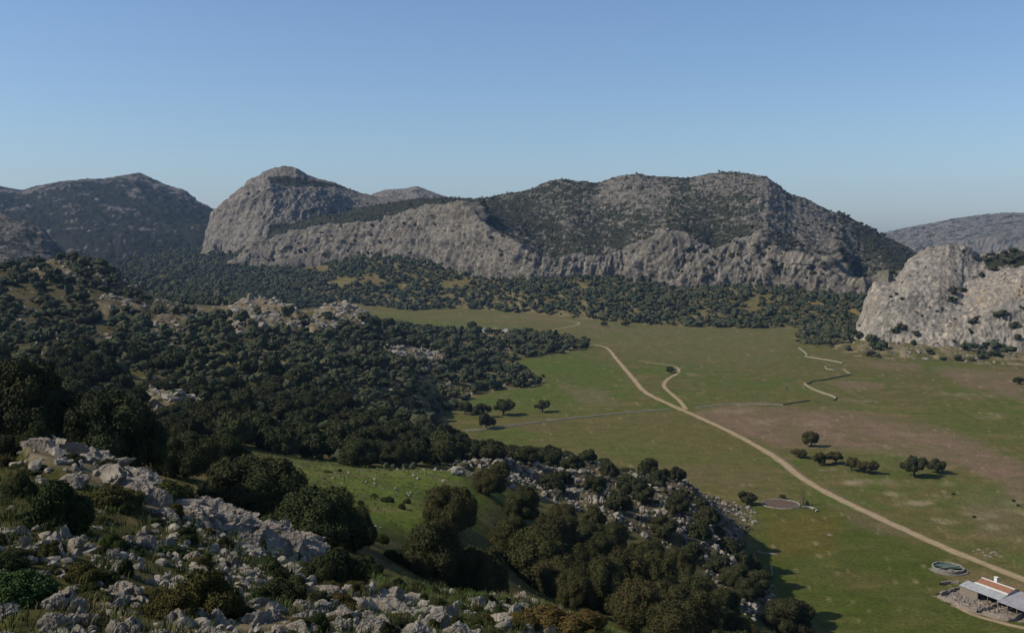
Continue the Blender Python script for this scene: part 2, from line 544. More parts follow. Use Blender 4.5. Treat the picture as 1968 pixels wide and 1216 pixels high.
def ground_colour(x, y, px, py, r, rock, sd, z):
    P = np.stack([x, y, 0 * x], -1)
    Wp = P / np.array([1.0, 0.8, 1.0])
    n1 = fbm(Wp / 90.0, 5)
    n2 = fbm(Wp / 22.0 + 40, 5)
    n3 = fbm(P / 5.0 + 80, 4)
    n4 = fbm(P / np.array([60.0, 14.0, 1.0]) + 20, 5, 0.6)
    c = np.tile(np.array([[0.098, 0.104, 0.042]]), (len(x), 1))
    c = lerp(c, (0.078, 0.112, 0.031), sstep(-0.05, 0.35, n1 + 0.4 * n2))
    c = lerp(c, (0.150, 0.130, 0.072), sstep(0.02, 0.40, n4 + 0.3 * n3) * 0.9)
    n5 = fbm(np.stack([x * 0.94 + y * 0.34, y * 0.94 - x * 0.34, 0 * x], -1) / np.array([26.0, 5.0, 1.0]) + 55, 5, 0.65)
    c = lerp(c, (0.165, 0.138, 0.088), sstep(0.05, 0.35, n5) * 0.7)
    c = lerp(c, (0.066, 0.098, 0.026), sstep(0.08, 0.42, -n5 - 0.3 * n2) * 0.7)
    inp = sd < 0
    pl = inp.astype(float)
    def area(poly, soft, amt, col, nn=n2, k=0.9):
        nonlocal c
        m = pmask(poly, px + 30 * n2, py + 8 * n4, soft) * amt * np.clip(0.75 + k * nn, 0, 1.3)
        c = lerp(c, col, np.clip(m, 0, 1) * pl)
    # wide tints
    area([(700, 590), (1130, 600), (1540, 630), (1500, 700), (1300, 700), (1130, 650), (860, 620)], 25, 0.55, (0.125, 0.128, 0.068))
    area([(900, 790), (1290, 795), (1480, 880), (1520, 960), (1440, 965), (1300, 930), (1150, 895), (950, 860)], 14, 0.7, (0.112, 0.108, 0.052))
    area([(1440, 970), (1560, 965), (1800, 1070), (1850, 1120), (1968, 1216), (2100, 1300), (1560, 1300), (1450, 1100)], 18, 0.9, (0.056, 0.084, 0.017))
    area([(1130, 850), (1330, 880), (1370, 900), (1230, 905)], 10, 0.6, (0.074, 0.108, 0.028))
    area([(1700, 840), (1968, 830), (1968, 780), (1800, 770)], 14, 0.5, (0.076, 0.11, 0.03))
    area([(1560, 900), (1660, 915), (1850, 930), (1750, 900)], 10, 0.7, (0.072, 0.104, 0.03))
    area([(960, 700), (1060, 680), (1180, 700), (1230, 760), (1100, 790), (950, 800), (880, 790)], 14, 0.85, (0.070, 0.112, 0.028))
    area([(890, 830), (1000, 830), (1060, 850), (960, 868)], 8, 0.7, (0.070, 0.112, 0.028))
    area([(740, 610), (900, 622), (1010, 636), (900, 634), (740, 622)], 6, 0.7, (0.078, 0.116, 0.034))
    area([(1210, 690), (1380, 700), (1500, 740), (1480, 765), (1330, 740)], 12, 0.6, (0.076, 0.108, 0.034))
    area([(1560, 770), (1750, 790), (1800, 800), (1640, 790)], 6, 0.6, (0.07, 0.11, 0.03))
    # purple-brown bare soil
    soil = (0.180, 0.134, 0.122)
    area([(1330, 795), (1420, 778), (1560, 786), (1700, 800), (1830, 830), (1968, 890), (1968, 965), (1870, 905), (1740, 870), (1640, 865), (1500, 862), (1420, 835)], 12, 0.85, soil)
    area([(1600, 730), (1700, 735), (1690, 748), (1610, 745)], 5, 0.8, soil)
    area([(1640, 692), (1770, 700), (1770, 716), (1680, 708)], 5, 0.7, soil)
    area([(1790, 705), (1968, 715), (1968, 770), (1860, 745)], 10, 0.75, soil)
    area([(1070, 740), (1170, 750), (1190, 778), (1120, 775)], 8, 0.5, soil)
    area([(950, 608), (1050, 606), (1150, 628), (1250, 640), (1180, 640)], 6, 0.6, (0.15, 0.125, 0.095))
    area([(1230, 900), (1500, 905), (1520, 935), (1340, 935)], 8, 0.5, (0.135, 0.118, 0.08))
    area([(1590, 970), (1700, 990), (1760, 1050), (1650, 1020)], 8, 0.5, (0.14, 0.12, 0.092))
    area([(1850, 940), (1968, 960), (1968, 1060), (1860, 1030)], 20, 0.55, (0.15, 0.135, 0.10))
    area([(1460, 985), (1620, 990), (1600, 1080), (1490, 1080)], 18, 0.55, (0.135, 0.105, 0.036))
    area([(1620, 1130), (1700, 1140), (1690, 1175), (1610, 1165)], 12, 0.55, (0.12, 0.10, 0.055))
    area([(1800, 1130), (1870, 1120), (1968, 1150), (2050, 1200), (1968, 1200), (1860, 1165)], 8, 0.95, (0.185, 0.145, 0.105))
    # pale stony patches
    for (ex, ey, a, b, s) in [(1650, 928, 30, 7, 1), (1700, 925, 26, 5, .7), (1722, 945, 26, 6, .9), (1757, 966, 42, 8, 1), (1808, 952, 26, 5, .8), (1815, 1003, 30, 7, .8),
                              (1880, 993, 45, 8, .7), (1912, 1015, 28, 5, .9), (1945, 970, 26, 5, .8), (1900, 800, 40, 5, .4), (1470, 812, 30, 6, .6), (1400, 790, 60, 6, .35), (1560, 815, 40, 5, .35),
                              (1740, 835, 40, 4, .5), (1690, 860, 30, 4, .4), (1660, 770, 40, 3, .5), (1860, 760, 60, 4, .35), (1100, 662, 20, 3, .4), (1330, 720, 16, 3, .4), (1820, 930, 20, 4, .6), (1600, 905, 25, 4, .4), (1960, 985, 30, 6, .6)]:
        q = ((px - ex + 14 * n3) / a) ** 2 + ((py - ey + 7 * n2 + 3 * n3) / b) ** 2
        c = lerp(c, (0.255, 0.232, 0.185), np.clip((1 - sstep(0.2, 1.4, q)) * s * (0.6 + 1.3 * n3 + 0.9 * n5), 0, 0.9) * pl)
    # reddish edges of the track
    sp_ = perlin(P / np.array([2.6, 3.4, 1.0]) + 7) + 0.5 * n5
    c = lerp(c, (0.26, 0.235, 0.185), sstep(0.48, 0.78, sp_) * 0.6 * pl)
    # off the plain: wooded and stony slopes
    off = 1 - pl
    cs = np.tile(np.array([[0.088, 0.088, 0.040]]), (len(x), 1))
    cs = lerp(cs, (0.070, 0.092, 0.026), sstep(0.0, 0.4, n2))
    cs = lerp(cs, (0.150, 0.130, 0.085), sstep(0.05, 0.45, n3 + 0.4 * n1) * 0.7)
    # limestone showing through
    st = sstep(0.16, 0.34, fbm(P / 13.0 + 60, 5, 0.6) + 0.15 * sstep(300, 600, r)) * sstep(190, 260, r)
    cs = lerp(cs, (0.27, 0.245, 0.205), st * 0.7)
    lush = pmask([(540, 885), (700, 888), (900, 900), (980, 950), (860, 1040), (720, 1030), (600, 940)], px, py, 25) * sstep(90, 110, r) * (1 - sstep(215, 235, r))
    cs = lerp(cs, (0.092, 0.135, 0.034), lush * np.clip(0.85 + n2, 0, 1))
    cs = lerp(cs, (0.135, 0.125, 0.07), lush * sstep(0.0, 0.35, n3) * 0.6)
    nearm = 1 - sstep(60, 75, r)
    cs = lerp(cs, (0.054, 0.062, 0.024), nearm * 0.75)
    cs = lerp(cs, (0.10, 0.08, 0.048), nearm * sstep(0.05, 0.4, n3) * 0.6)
    kn = sstep(440, 540, r) * (1 - sstep(1000, 1100, r)) * sstep(420, 300, px)
    cs = lerp(cs, (0.070, 0.068, 0.045), kn * 0.85)
    apron = sstep(1000, 1200, r)
    cs = lerp(cs, (0.075, 0.072, 0.038), apron * sstep(560, 420, px))
    cs = lerp(cs, (0.135, 0.125, 0.070), apron * 0.5 * sstep(420, 560, px))
    for (ex, ey, a, b, col) in [(605, 517, 30, 8, (0.125, 0.105, 0.058)), (660, 542, 34, 9, (0.125, 0.12, 0.058)), (710, 540, 24, 8, (0.125, 0.108, 0.058)), (1560, 585, 14, 6, (0.19, 0.13, 0.05)), (1450, 590, 60, 14, (0.125, 0.118, 0.056)),
                                (640, 590, 30, 14, (0.13, 0.135, 0.06)), (880, 545, 60, 14, (0.12, 0.112, 0.055)), (1640, 600, 9, 6, (0.17, 0.14, 0.06))]:
        q = ((px - ex) / a) ** 2 + ((py - ey) / b) ** 2
        cs = lerp(cs, col, (1 - sstep(0.5, 1.3, q)) * sstep(900, 1000, r))
    rk = sstep(0.25, 0.8, rock * (0.8 + 1.4 * n3 + 0.5 * n2))
    lime = np.tile(np.array([[0.165, 0.150, 0.122]]), (len(x), 1)) * (1 + 0.5 * n3[:, None])
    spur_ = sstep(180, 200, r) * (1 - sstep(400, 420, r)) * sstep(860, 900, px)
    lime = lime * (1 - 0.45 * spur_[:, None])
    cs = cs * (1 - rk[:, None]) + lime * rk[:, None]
    t = sstep(-4, 5, sd + 6 * n3)
    c = c * (1 - t[:, None]) + cs * t[:, None]
    return np.clip(c * np.array([0.90, 0.77, 0.56]), 0.01, 0.6)

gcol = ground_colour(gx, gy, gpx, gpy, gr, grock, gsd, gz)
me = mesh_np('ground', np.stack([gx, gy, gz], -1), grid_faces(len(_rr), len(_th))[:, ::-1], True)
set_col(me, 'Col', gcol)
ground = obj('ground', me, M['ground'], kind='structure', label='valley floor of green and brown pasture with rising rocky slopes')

# ------------------------------------------------------------------ mountains
def loft(name, curves, rows, px0, px1, ncol, amp, colfn, flute=1.0, scale=60.0, seed=0, back=600.0, label=None, big=0.0):
    """surface through picture curves [(px,py,distance)...] ordered from foot to crest, plus a back slope"""
    u = np.linspace(px0, px1, ncol)
    C = []
    for cv in curves:
        cv = np.array(cv, float)
        C.append(unproj(u, np.interp(u, cv[:, 0], cv[:, 1]), np.interp(u, cv[:, 0], cv[:, 2])))
    foot = C[0].copy(); foot[:, 2] -= 25; foot[:, 1] -= 6
    bk = C[-1].copy(); bk[:, 0] *= 1 + back * 0.35 / bk[:, 1]; bk[:, 1] += back * 0.35; bk[:, 2] -= 0.25 * np.maximum(C[-1][:, 2], 20)
    bk2 = C[-1].copy(); bk2[:, 0] *= 1 + back / bk2[:, 1]; bk2[:, 1] += back; bk2[:, 2] = -10
    allc = [foot] + C + [bk, bk2]
    rws = [4] + rows + [16, 10]
    V, S = [], []
    for k in range(len(allc) - 1):
        n = rws[k]
        t = np.arange(n) / n
        p0 = allc[max(k - 1, 0)]; p1 = allc[k]; p2 = allc[k + 1]; p3 = allc[min(k + 2, len(allc) - 1)]
        for tt in t:
            lin = p1 * (1 - tt) + p2 * tt
            m1, m2 = (p2 - p0) * 0.5, (p3 - p1) * 0.5
            h = (2 * tt ** 3 - 3 * tt ** 2 + 1) * p1 + (tt ** 3 - 2 * tt ** 2 + tt) * m1 + (-2 * tt ** 3 + 3 * tt ** 2) * p2 + (tt ** 3 - tt ** 2) * m2
            V.append(lin * 0.7 + h * 0.3)
            S.append(np.full(ncol, k - 1 + tt))
    V.append(allc[-1]); S.append(np.full(ncol, len(allc) - 2.0))
    nr = len(V)
    V = np.array(V); S = np.array(S)
    # normals of the smooth surface
    du = np.gradient(V, axis=1); dv = np.gradient(V, axis=0)
    N = np.cross(du, dv); N /= np.linalg.norm(N, axis=2)[..., None] + 1e-9
    N = np.where((N[..., 2] < 0)[..., None], -N, N)
    P = V.reshape(-1, 3)
    s = S.ravel()
    steep = 1 - np.abs(N[..., 2].ravel())
    a = amp(s, *project(P))
    q = P + seed * 131.7
    # fluted cliffs: gullies running down the face; ledges on the gentler slopes
    fl = ridged(q / np.array([scale * 0.55, scale * 0.55, scale * 2.6]), 5, 0.55)
    lg = fbm(q / np.array([scale * 1.6, scale * 1.6, scale * 0.5]), 6, 0.55)
    fi = fbm(q / np.array([9.0, 9.0, 12.0]) * (60.0 / scale), 4, 0.6)
    f2 = ridged(q / np.array([scale * 0.16, scale * 0.16, scale * 0.9]) + 40, 4, 0.6)
    bgn = fbm(q / (scale * 5.0), 3)
    fade = sstep(0.0, 0.25, s)
    bt = ridged(q / np.array([scale * 1.5, scale * 1.5, scale * 4.0]) + 70, 3, 0.5)
    disp = a * (0.9 * flute * bt * sstep(0.06, 0.32, steep) + flute * fl * sstep(0.06, 0.32, steep) * 0.8 + lg * 0.9 + 0.55 * fi + 0.34 * flute * f2 * sstep(0.04, 0.25, steep)) + big * bgn * fade
    topn = len(curves) - 1
    crest = 1 - 0.35 * np.exp(-((s - topn) / 0.08) ** 2)
    D = N.reshape(-1, 3) * (disp * crest)[:, None]
    P2 = P + D
    ppx, ppy = project(P)
    col, veg = colfn(P, s, steep, ppx, ppy, fl, lg, fi)
    me = mesh_np(name, P2, grid_faces(nr, ncol), True)
    set_col(me, 'Col', np.clip(col, 0.01, 0.7))
    o = obj(name, me, M['mountain'], kind='structure', label=label)
    front = (s > 0.05) & (s < topn + 0.2)
    return dict(o=o, P=P2, s=s, px=ppx, py=ppy, veg=veg, front=front, steep=steep)

def rockcol(P, fl, lg, fi, warm=0.5):
    n = fbm(P / np.array([30, 30, 60.0]) + 7, 5, 0.6)
    n2 = fbm(P / np.array([6, 6, 26.0]) + 27, 3, 0.6)
    c = np.tile(np.array([[0.178, 0.160, 0.136]]), (len(P), 1))
    c = lerp(c, (0.225, 0.185, 0.138), sstep(0.0, 0.5, n) * warm)
    c = lerp(c, (0.100, 0.092, 0.084), sstep(0.05, 0.5, -n + 0.3 * fi) * 0.8)
    st = ridged(P / np.array([4.5, 4.5, 40.0]) + 61, 3)
    c = lerp(c, (0.075, 0.070, 0.066), sstep(0.25, 0.7, st + 0.6 * n) * 0.7)
    c = c * (1 + 0.55 * n2[:, None] + 0.3 * fi[:, None])
    return c * np.array([1.05, 1.01, 0.92])

SCRUB = np.array([0.030, 0.031, 0.018])

def vegmix(P, c, veg, sc=14.0, seed=0.0):
    n = fbm(P / np.array([sc * 1.7, sc * 1.7, sc * 0.6]) + 91 + seed, 5, 0.65) * 1.3 + 0.6 * fbm(P / (sc * 0.36) + 33, 3, 0.6)
    m = sstep(-0.06, 0.06, n + (veg - 0.5) * 1.5)
    m = m * (veg > 0.01)
    v = np.tile(SCRUB[None], (len(P), 1)) * (1 + 0.5 * fbm(P / 5.0 + 4, 3)[:, None])
    return c * (1 - m[:, None]) + v * m[:, None], m

# far range at the right edge
def cf(P, s, st, px, py, fl, lg, fi):
    c = rockcol(P, fl, lg, fi, 0.2)
    return vegmix(P, c, np.full(len(P), 0.42), 22.0)
mt_right_far = loft('distant_ridge', [
    [(1400, 560, 3300), (2400, 560, 3300)],
    [(1400, 530, 3900), (1700, 480, 3900), (1968, 455, 3900), (2400, 450, 3900)],
    [(1400, 540, 4700), (1600, 476, 4600), (1690, 450, 4600), (1760, 436, 4600), (1830, 422, 4600), (1900, 413, 4600), (1968, 410, 4600), (2100, 405, 4600), (2400, 420, 4600)]],
    [20, 60], 1400, 2400, 300, lambda s, px, py: np.full(len(s), 13.0), cf, 0.4, 110.0, 1, 1500.0, 'distant grey blue speckled ridge at the right edge', 20.0)

# far left mountain, its face turned from the sun
def cl(P, s, st, px, py, fl, lg, fi):
    bgx = fbm(P / 260.0 + 12, 4, 0.6)
    c = rockcol(P, fl, lg, fi, 0.25)
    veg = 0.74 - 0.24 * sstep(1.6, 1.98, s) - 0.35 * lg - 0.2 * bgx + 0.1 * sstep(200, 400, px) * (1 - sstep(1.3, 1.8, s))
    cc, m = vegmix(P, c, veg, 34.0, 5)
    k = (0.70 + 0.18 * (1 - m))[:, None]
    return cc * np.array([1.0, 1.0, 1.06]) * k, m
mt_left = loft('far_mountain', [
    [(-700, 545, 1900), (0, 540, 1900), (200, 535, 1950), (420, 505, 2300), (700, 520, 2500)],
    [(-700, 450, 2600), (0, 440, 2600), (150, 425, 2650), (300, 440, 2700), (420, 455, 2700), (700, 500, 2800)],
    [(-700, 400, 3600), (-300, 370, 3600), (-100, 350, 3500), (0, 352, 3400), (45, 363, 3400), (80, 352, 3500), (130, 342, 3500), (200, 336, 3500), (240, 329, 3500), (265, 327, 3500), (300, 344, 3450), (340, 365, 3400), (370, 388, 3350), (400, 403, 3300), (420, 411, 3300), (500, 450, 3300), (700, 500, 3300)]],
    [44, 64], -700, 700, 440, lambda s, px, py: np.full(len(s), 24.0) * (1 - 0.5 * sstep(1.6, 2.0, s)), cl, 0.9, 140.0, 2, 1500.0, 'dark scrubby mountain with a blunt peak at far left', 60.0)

# shoulder in front of it
def cs_(P, s, st, px, py, fl, lg, fi):
    c = rockcol(P, fl, lg, fi, 0.25) * 0.8
    return vegmix(P, c, 0.52 - 0.35 * lg, 22.0, 8)
mt_shoulder = loft('rocky_shoulder', [
    [(-700, 560, 1300), (0, 555, 1350), (150, 550, 1400), (300, 552, 1500)],
    [(-700, 480, 1500), (0, 500, 1500), (100, 520, 1520), (300, 550, 1600)],
    [(-700, 405, 1800), (-200, 398, 1800), (0, 408, 1800), (45, 420, 1780), (75, 440, 1760), (110, 480, 1740), (170, 515, 1720), (300, 550, 1700)]],
    [50, 60], -700, 300, 360, lambda s, px, py: np.full(len(s), 9.0), cs_, 0.7, 70.0, 3, 500.0, 'dark rocky shoulder rising at the left edge behind the knoll', 14.0)

# small ridge behind the saddle
def cb(P, s, st, px, py, fl, lg, fi):
    return vegmix(P, rockcol(P, fl, lg, fi, 0.5), np.full(len(P), 0.30), 30.0, 2)
mt_back = loft('back_ridge', [
    [(560, 450, 2750), (1050, 450, 2750)],
    [(560, 425, 3300), (640, 395, 3300), (700, 377, 3300), (740, 364, 3300), (775, 363, 3300), (800, 359, 3300), (830, 369, 3300), (870, 383, 3300), (930, 400, 3300), (1050, 440, 3300)]],
    [60], 560, 1050, 220, lambda s, px, py: np.full(len(s), 9.0), cb, 0.6, 90.0, 4, 700.0, 'low pale ridge in the gap between the two mountains', 10.0)

# pale cliff-faced peak left of centre
def cpk(P, s, st, px, py, fl, lg, fi):
    c = rockcol(P, fl, lg, fi, 0.55)
    veg = 0.20 + 0 * s
    veg = np.maximum(veg, 0.80 * pmask([(505, 338), (560, 338), (640, 352), (700, 375), (640, 362), (560, 358), (520, 352)], px, py, 6))
    veg = np.maximum(veg, 0.92 * pmask([(520, 440), (640, 425), (700, 412), (780, 400), (960, 395), (960, 470), (520, 470)], px, py, 6))
    veg = np.maximum(veg, 0.4 * pmask([(600, 395), (730, 400), (700, 415), (580, 425)], px, py, 8))
    return vegmix(P, c, veg, 22.0, 3)
mt_peak = loft('pale_peak', [
    [(390, 530, 2150), (415, 475, 2200), (430, 472, 2200), (480, 490, 2120), (520, 505, 2080), (700, 470, 2120), (1000, 460, 2150)],
    [(390, 525, 2180), (412, 460, 2240), (420, 442, 2240), (450, 432, 2225), (500, 440, 2160), (560, 432, 2160), (640, 420, 2220), (700, 410, 2260), (800, 408, 2300), (1000, 430, 2300)],
    [(390, 525, 2260), (410, 455, 2290), (422, 420, 2290), (450, 398, 2265), (480, 375, 2225), (520, 362, 2220), (600, 368, 2260), (690, 385, 2330), (800, 395, 2400), (1000, 420, 2430)],
    [(390, 525, 2400), (408, 455, 2360), (414, 430, 2340), (420, 413, 2330), (440, 396, 2320), (470, 367, 2320), (488, 346, 2330), (510, 332, 2350), (532, 321, 2370), (548, 319, 2375), (566, 322, 2380), (590, 334, 2400), (640, 349, 2430), (690, 371, 2490), (720, 379, 2500), (800, 387, 2500), (870, 396, 2500), (1000, 415, 2500)]],
    [34, 52, 44], 390, 1000, 360, lambda s, px, py: 9.0 * (0.5 + 0.5 * sstep(0, 0.5, s)), cpk, 1.1, 60.0, 5, 700.0, 'pale limestone peak with a bare rounded summit and sheer face', 8.0)

# the main mountain: cliff band below, scrub covered slopes above
RIDGE = [(440, 500, 2150), (490, 468, 2150), (540, 440, 2150), (600, 418, 2150), (700, 397, 2150), (780, 386, 2130), (850, 384, 2120), (880, 387, 2100), (920, 384, 2080), (950, 378, 2070), (1000, 368, 2060), (1040, 352, 2050), (1065, 344, 2050), (1085, 341, 2050), (1110, 345, 2050), (1150, 349, 2050), (1190, 340, 2050), (1230, 333, 2050), (1270, 340, 2050), (1320, 345, 2030), (1350, 338, 2020), (1390, 331, 2000), (1430, 332, 2000), (1460, 340, 1980), (1485, 355, 1960), (1510, 368, 1960), (1535, 378, 1955), (1570, 394, 1950), (1610, 410, 1935), (1650, 430, 1910), (1690, 450, 1880), (1730, 470, 1850), (1765, 488, 1820), (1800, 510, 1790), (1880, 550, 1750)]
CTOP = [(440, 505, 2020), (490, 468, 2010), (540, 455, 1980), (580, 440, 1960), (625, 429, 1930), (660, 432, 1910), (700, 428, 1890), (740, 420, 1880), (790, 407, 1860), (830, 396, 1840), (855, 391, 1830), (885, 389, 1820), (905, 399, 1800), (930, 432, 1760), (955, 448, 1730), (1000, 472, 1680), (1040, 500, 1620), (1075, 505, 1590), (1110, 490, 1590), (1160, 495, 1580), (1200, 480, 1580), (1250, 462, 1570), (1285, 447, 1565), (1310, 445, 1555), (1345, 462, 1530), (1375, 478, 1500), (1410, 470, 1500), (1440, 460, 1500), (1465, 453, 1500), (1490, 470, 1480), (1520, 488, 1450), (1560, 494, 1430), (1595, 500, 1410), (1625, 530, 1380), (1650, 545, 1370), (1700, 530, 1380), (1760, 535, 1380), (1880, 560, 1380)]
CBASE = [(440, 520, 1960), (480, 508, 1950), (600, 500, 1880), (700, 490, 1810), (820, 505, 1710), (900, 525, 1610), (1010, 540, 1510), (1200, 536, 1480), (1290, 556, 1420), (1400, 553, 1400), (1530, 560, 1350), (1640, 576, 1300), (1720, 560, 1290), (1800, 575, 1280), (1880, 590, 1280)]
_b = np.array(CBASE, float)
_t = []
for (x_, y_, d_) in CTOP:
    db_ = np.interp(x_, _b[:, 0], _b[:, 2]); yb_ = np.interp(x_, _b[:, 0], _b[:, 1])
    y_ = y_ + 9 * float(np.clip((900 - x_) / 40, 0, 1))
    _t.append((x_, y_, db_ + 0.55 * max(yb_ - y_, 5) * db_ / F + 4))
CTOP = _t
def midcurve(A, B, t, dy=0, dd=0):
    xs = np.arange(440, 1881, 10.0)
    A, B = np.array(A, float), np.array(B, float)
    return [(x, np.interp(x, A[:, 0], A[:, 1]) * (1 - t) + np.interp(x, B[:, 0], B[:, 1]) * t + dy,
             np.interp(x, A[:, 0], A[:, 2]) * (1 - t) + np.interp(x, B[:, 0], B[:, 2]) * t + dd) for x in xs]
def cm(P, s, st, px, py, fl, lg, fi):
    c = rockcol(P, fl, lg, fi, 0.75) * 0.94
    up = sstep(1.93, 2.06, s)
    veg = 0.60 * up + 0.20 * (1 - up)
    veg = veg - 0.25 * up * pmask([(1480, 370), (1540, 385), (1640, 440), (1660, 520), (1560, 500), (1480, 460), (1440, 440)], px + 40 * lg, py + 30 * fl, 34)
    veg = veg - 0.22 * up * pmask([(1170, 338), (1260, 336), (1300, 370), (1260, 400), (1120, 395)], px, py, 12)
    veg = veg - 0.20 * up * pmask([(1330, 335), (1480, 340), (1480, 375), (1330, 375)], px, py, 8)
    veg = veg + 0.12 * up * pmask([(890, 395), (1000, 380), (1060, 400), (1060, 450), (960, 440)], px, py, 12)
    veg = veg + 0.12 * up * pmask([(1280, 430), (1460, 430), (1440, 470), (1380, 480), (1300, 445)], px, py, 8)
    veg = veg + 0.10 * up * pmask([(1100, 450), (1220, 430), (1200, 490), (1050, 500)], px, py, 10)
    veg = veg + 0.25 * up * pmask([(1600, 405), (1760, 490), (1760, 540), (1660, 480)], px, py, 14)
    veg = veg + 0.25 * up * (px < 880)
    cc, m = vegmix(P, c, np.clip(veg, 0.02, 0.95), 11.0, 1)
    # thin grass on the slope right of the cliffs
    gm = pmask([(1620, 480), (1770, 500), (1740, 545), (1640, 550)], px, py, 14) * 0.4 * (1 - m)
    return lerp(cc, (0.15, 0.135, 0.075), gm), m
mt_main = loft('main_mountain', [CBASE, midcurve(CBASE, CTOP, 0.55, 0, -6), CTOP, midcurve(CTOP, RIDGE, 0.5, 4, -30), RIDGE],
    [32, 32, 56, 56], 440, 1880, 760, lambda s, px, py: 8.0 + 3.0 * sstep(1.9, 2.2, s), cm, 1.3, 52.0, 6, 700.0, 'broad mountain with grey limestone cliffs below and scrubby slopes above', 9.0)

# bare rocky hill at the right
def ch(P, s, st, px, py, fl, lg, fi):
    c = rockcol(P, fl, lg, fi, 0.8) * 1.5
    veg = 0.17 + 0 * s
    veg = np.maximum(veg, 0.75 * pmask([(1880, 495), (1920, 482), (2300, 480), (2300, 540), (1968, 512), (1900, 520)], px, py, 6))
    cc, m = vegmix(P, c, veg, 9.0, 4)
    t = pmask([(1800, 560), (1870, 540), (1968, 540), (1968, 590), (1860, 600)], px, py, 14) * sstep(0.0, 0.3, fbm(P / 14.0 + 3, 4)) * 0.4
    return lerp(cc, (0.33, 0.235, 0.13), t), m
mt_hill = loft('rocky_hill', [
    [(1630, 690, 930), (1650, 672, 905), (1720, 668, 892), (1800, 672, 872), (1968, 684, 852), (2400, 695, 850)],
    [(1630, 688, 945), (1650, 655, 930), (1690, 625, 915), (1760, 615, 905), (1830, 620, 893), (1900, 612, 880), (1968, 595, 875), (2100, 590, 880), (2400, 600, 900)],
    [(1630, 686, 970), (1655, 645, 955), (1680, 595, 945), (1700, 570, 940), (1750, 555, 935), (1800, 550, 935), (1850, 560, 935), (1910, 550, 920), (1968, 525, 915), (2100, 520, 930), (2400, 540, 950)],
    [(1630, 684, 980), (1650, 648, 975), (1668, 605, 975), (1682, 560, 985), (1692, 545, 990), (1728, 541, 1000), (1745, 518, 1000), (1765, 494, 1005), (1790, 475, 1010), (1820, 467, 1010), (1850, 470, 1015), (1882, 486, 1020), (1920, 481, 1030), (1968, 478, 1040), (2060, 485, 1050), (2200, 472, 1060), (2400, 500, 1060)]],
    [34, 34, 34], 1630, 2400, 430, lambda s, px, py: 4.2 + 0 * s, ch, 0.9, 34.0, 7, 350.0, 'bare rounded limestone hill at the right of the pasture', 4.0)

# ------------------------------------------------------------------ plants: builders
ICO0, ICO1, ICO2, ICO3 = ico(0), ico(1), ico(2), ico(3)

def leaf_quads(pos, nrm, size, rs):
    n = len(pos)
    t = rs.normal(size=(n, 3))
    t -= (t * nrm).sum(1)[:, None] * nrm
    t /= np.linalg.norm(t, axis=1)[:, None] + 1e-9
    b = np.cross(nrm, t)
    s = (size * rs.uniform(0.6, 1.3, n))[:, None]
    k = rs.uniform(0.55, 1.0, n)[:, None]
    v = np.stack([pos - t * s - b * s * k * 0.6, pos + t * s * 0.3 - b * s * k, pos + t * s + b * s * k * 0.5, pos - t * s * 0.2 + b * s * k], 1)
    return v.reshape(-1, 3), np.arange(4 * n).reshape(n, 4)

def lobes_of(seed, W, Hh, z0, n, flat=1.0, rmin=0.18, rmax=0.38):
    """rounded masses of foliage filling a crown W wide whose foliage spans z0..Hh"""
    rs = np.random.RandomState(seed)
    L = []
    k = 0
    while len(L) < n and k < 4000:
        k += 1
        u = rs.uniform(-1, 1, 3)
        if (u ** 2).sum() > 1: continue
        R = W * 0.5
        rad = R * rs.uniform(rmin, rmax)
        c = np.array([u[0] * (R - rad * 0.7), u[1] * (R - rad * 0.7), 0])
        hmax = (Hh - z0)
        rr = math.hypot(c[0], c[1]) / R
        top = z0 + hmax * (1 - 0.42 * rr ** 2) * rs.uniform(0.72, 1.0)
        zc = z0 + rad * 0.55 + (top - z0 - rad * 1.2) * (abs(u[2]) ** 0.6 if rs.rand() < 0.75 else rs.rand())
        c[2] = max(zc, z0 + rad * 0.3)
        if any(np.linalg.norm(c - q) < 0.55 * min(rad, r2) for q, r2 in L): continue
        L.append((c, rad))
    return L

def crown_mesh(name, seed, W, Hh, z0, nl, nleaf, leaf, core=True, rmin=0.18, rmax=0.38):
    rs = np.random.RandomState(seed + 500)
    L = lobes_of(seed, W, Hh, z0, nl, rmin=rmin, rmax=rmax)
    C = np.array([c for c, r in L]); R = np.array([r for c, r in L])
    w = R ** 2 / (R ** 2).sum()
    want = nleaf
    P, N = [], []
    for _ in range(6):
        idx = rs.choice(len(L), want * 2, p=w)
        d = rs.normal(size=(want * 2, 3))
        d /= np.linalg.norm(d, axis=1)[:, None]
        lump = 1 + 0.22 * fbm(d * 2.2 + idx[:, None] * 3.1, 2)
        p = C[idx] + d * (R[idx] * lump * rs.uniform(0.80, 1.12, want * 2))[:, None]
        dist = np.linalg.norm(p[:, None] - C[None], axis=2) / R[None]
        dist[np.arange(len(p)), idx] = 9
        ok = (dist.min(1) > 0.86) & (p[:, 2] > z0 * 0.7)
        P.append(p[ok]); N.append(d[ok])
        if sum(map(len, P)) >= nleaf: break
    P = np.concatenate(P)[:nleaf]; N = np.concatenate(N)[:nleaf]
    N = N + 0.75 * rs.normal(size=N.shape)
    N /= np.linalg.norm(N, axis=1)[:, None]
    mb = MB()
    mb.add(*leaf_quads(P, N, np.full(len(P), leaf), rs))
    if core:
        tv, tf = ICO1 if nleaf > 500 else ICO0
        for c, r in L:
            q = tv * (1 + 0.18 * rs.uniform(-1, 1, (len(tv), 1)))
            mb.add(c + q * r * np.array([0.84, 0.84, 0.78]), tf)
    return mb.build(name), L

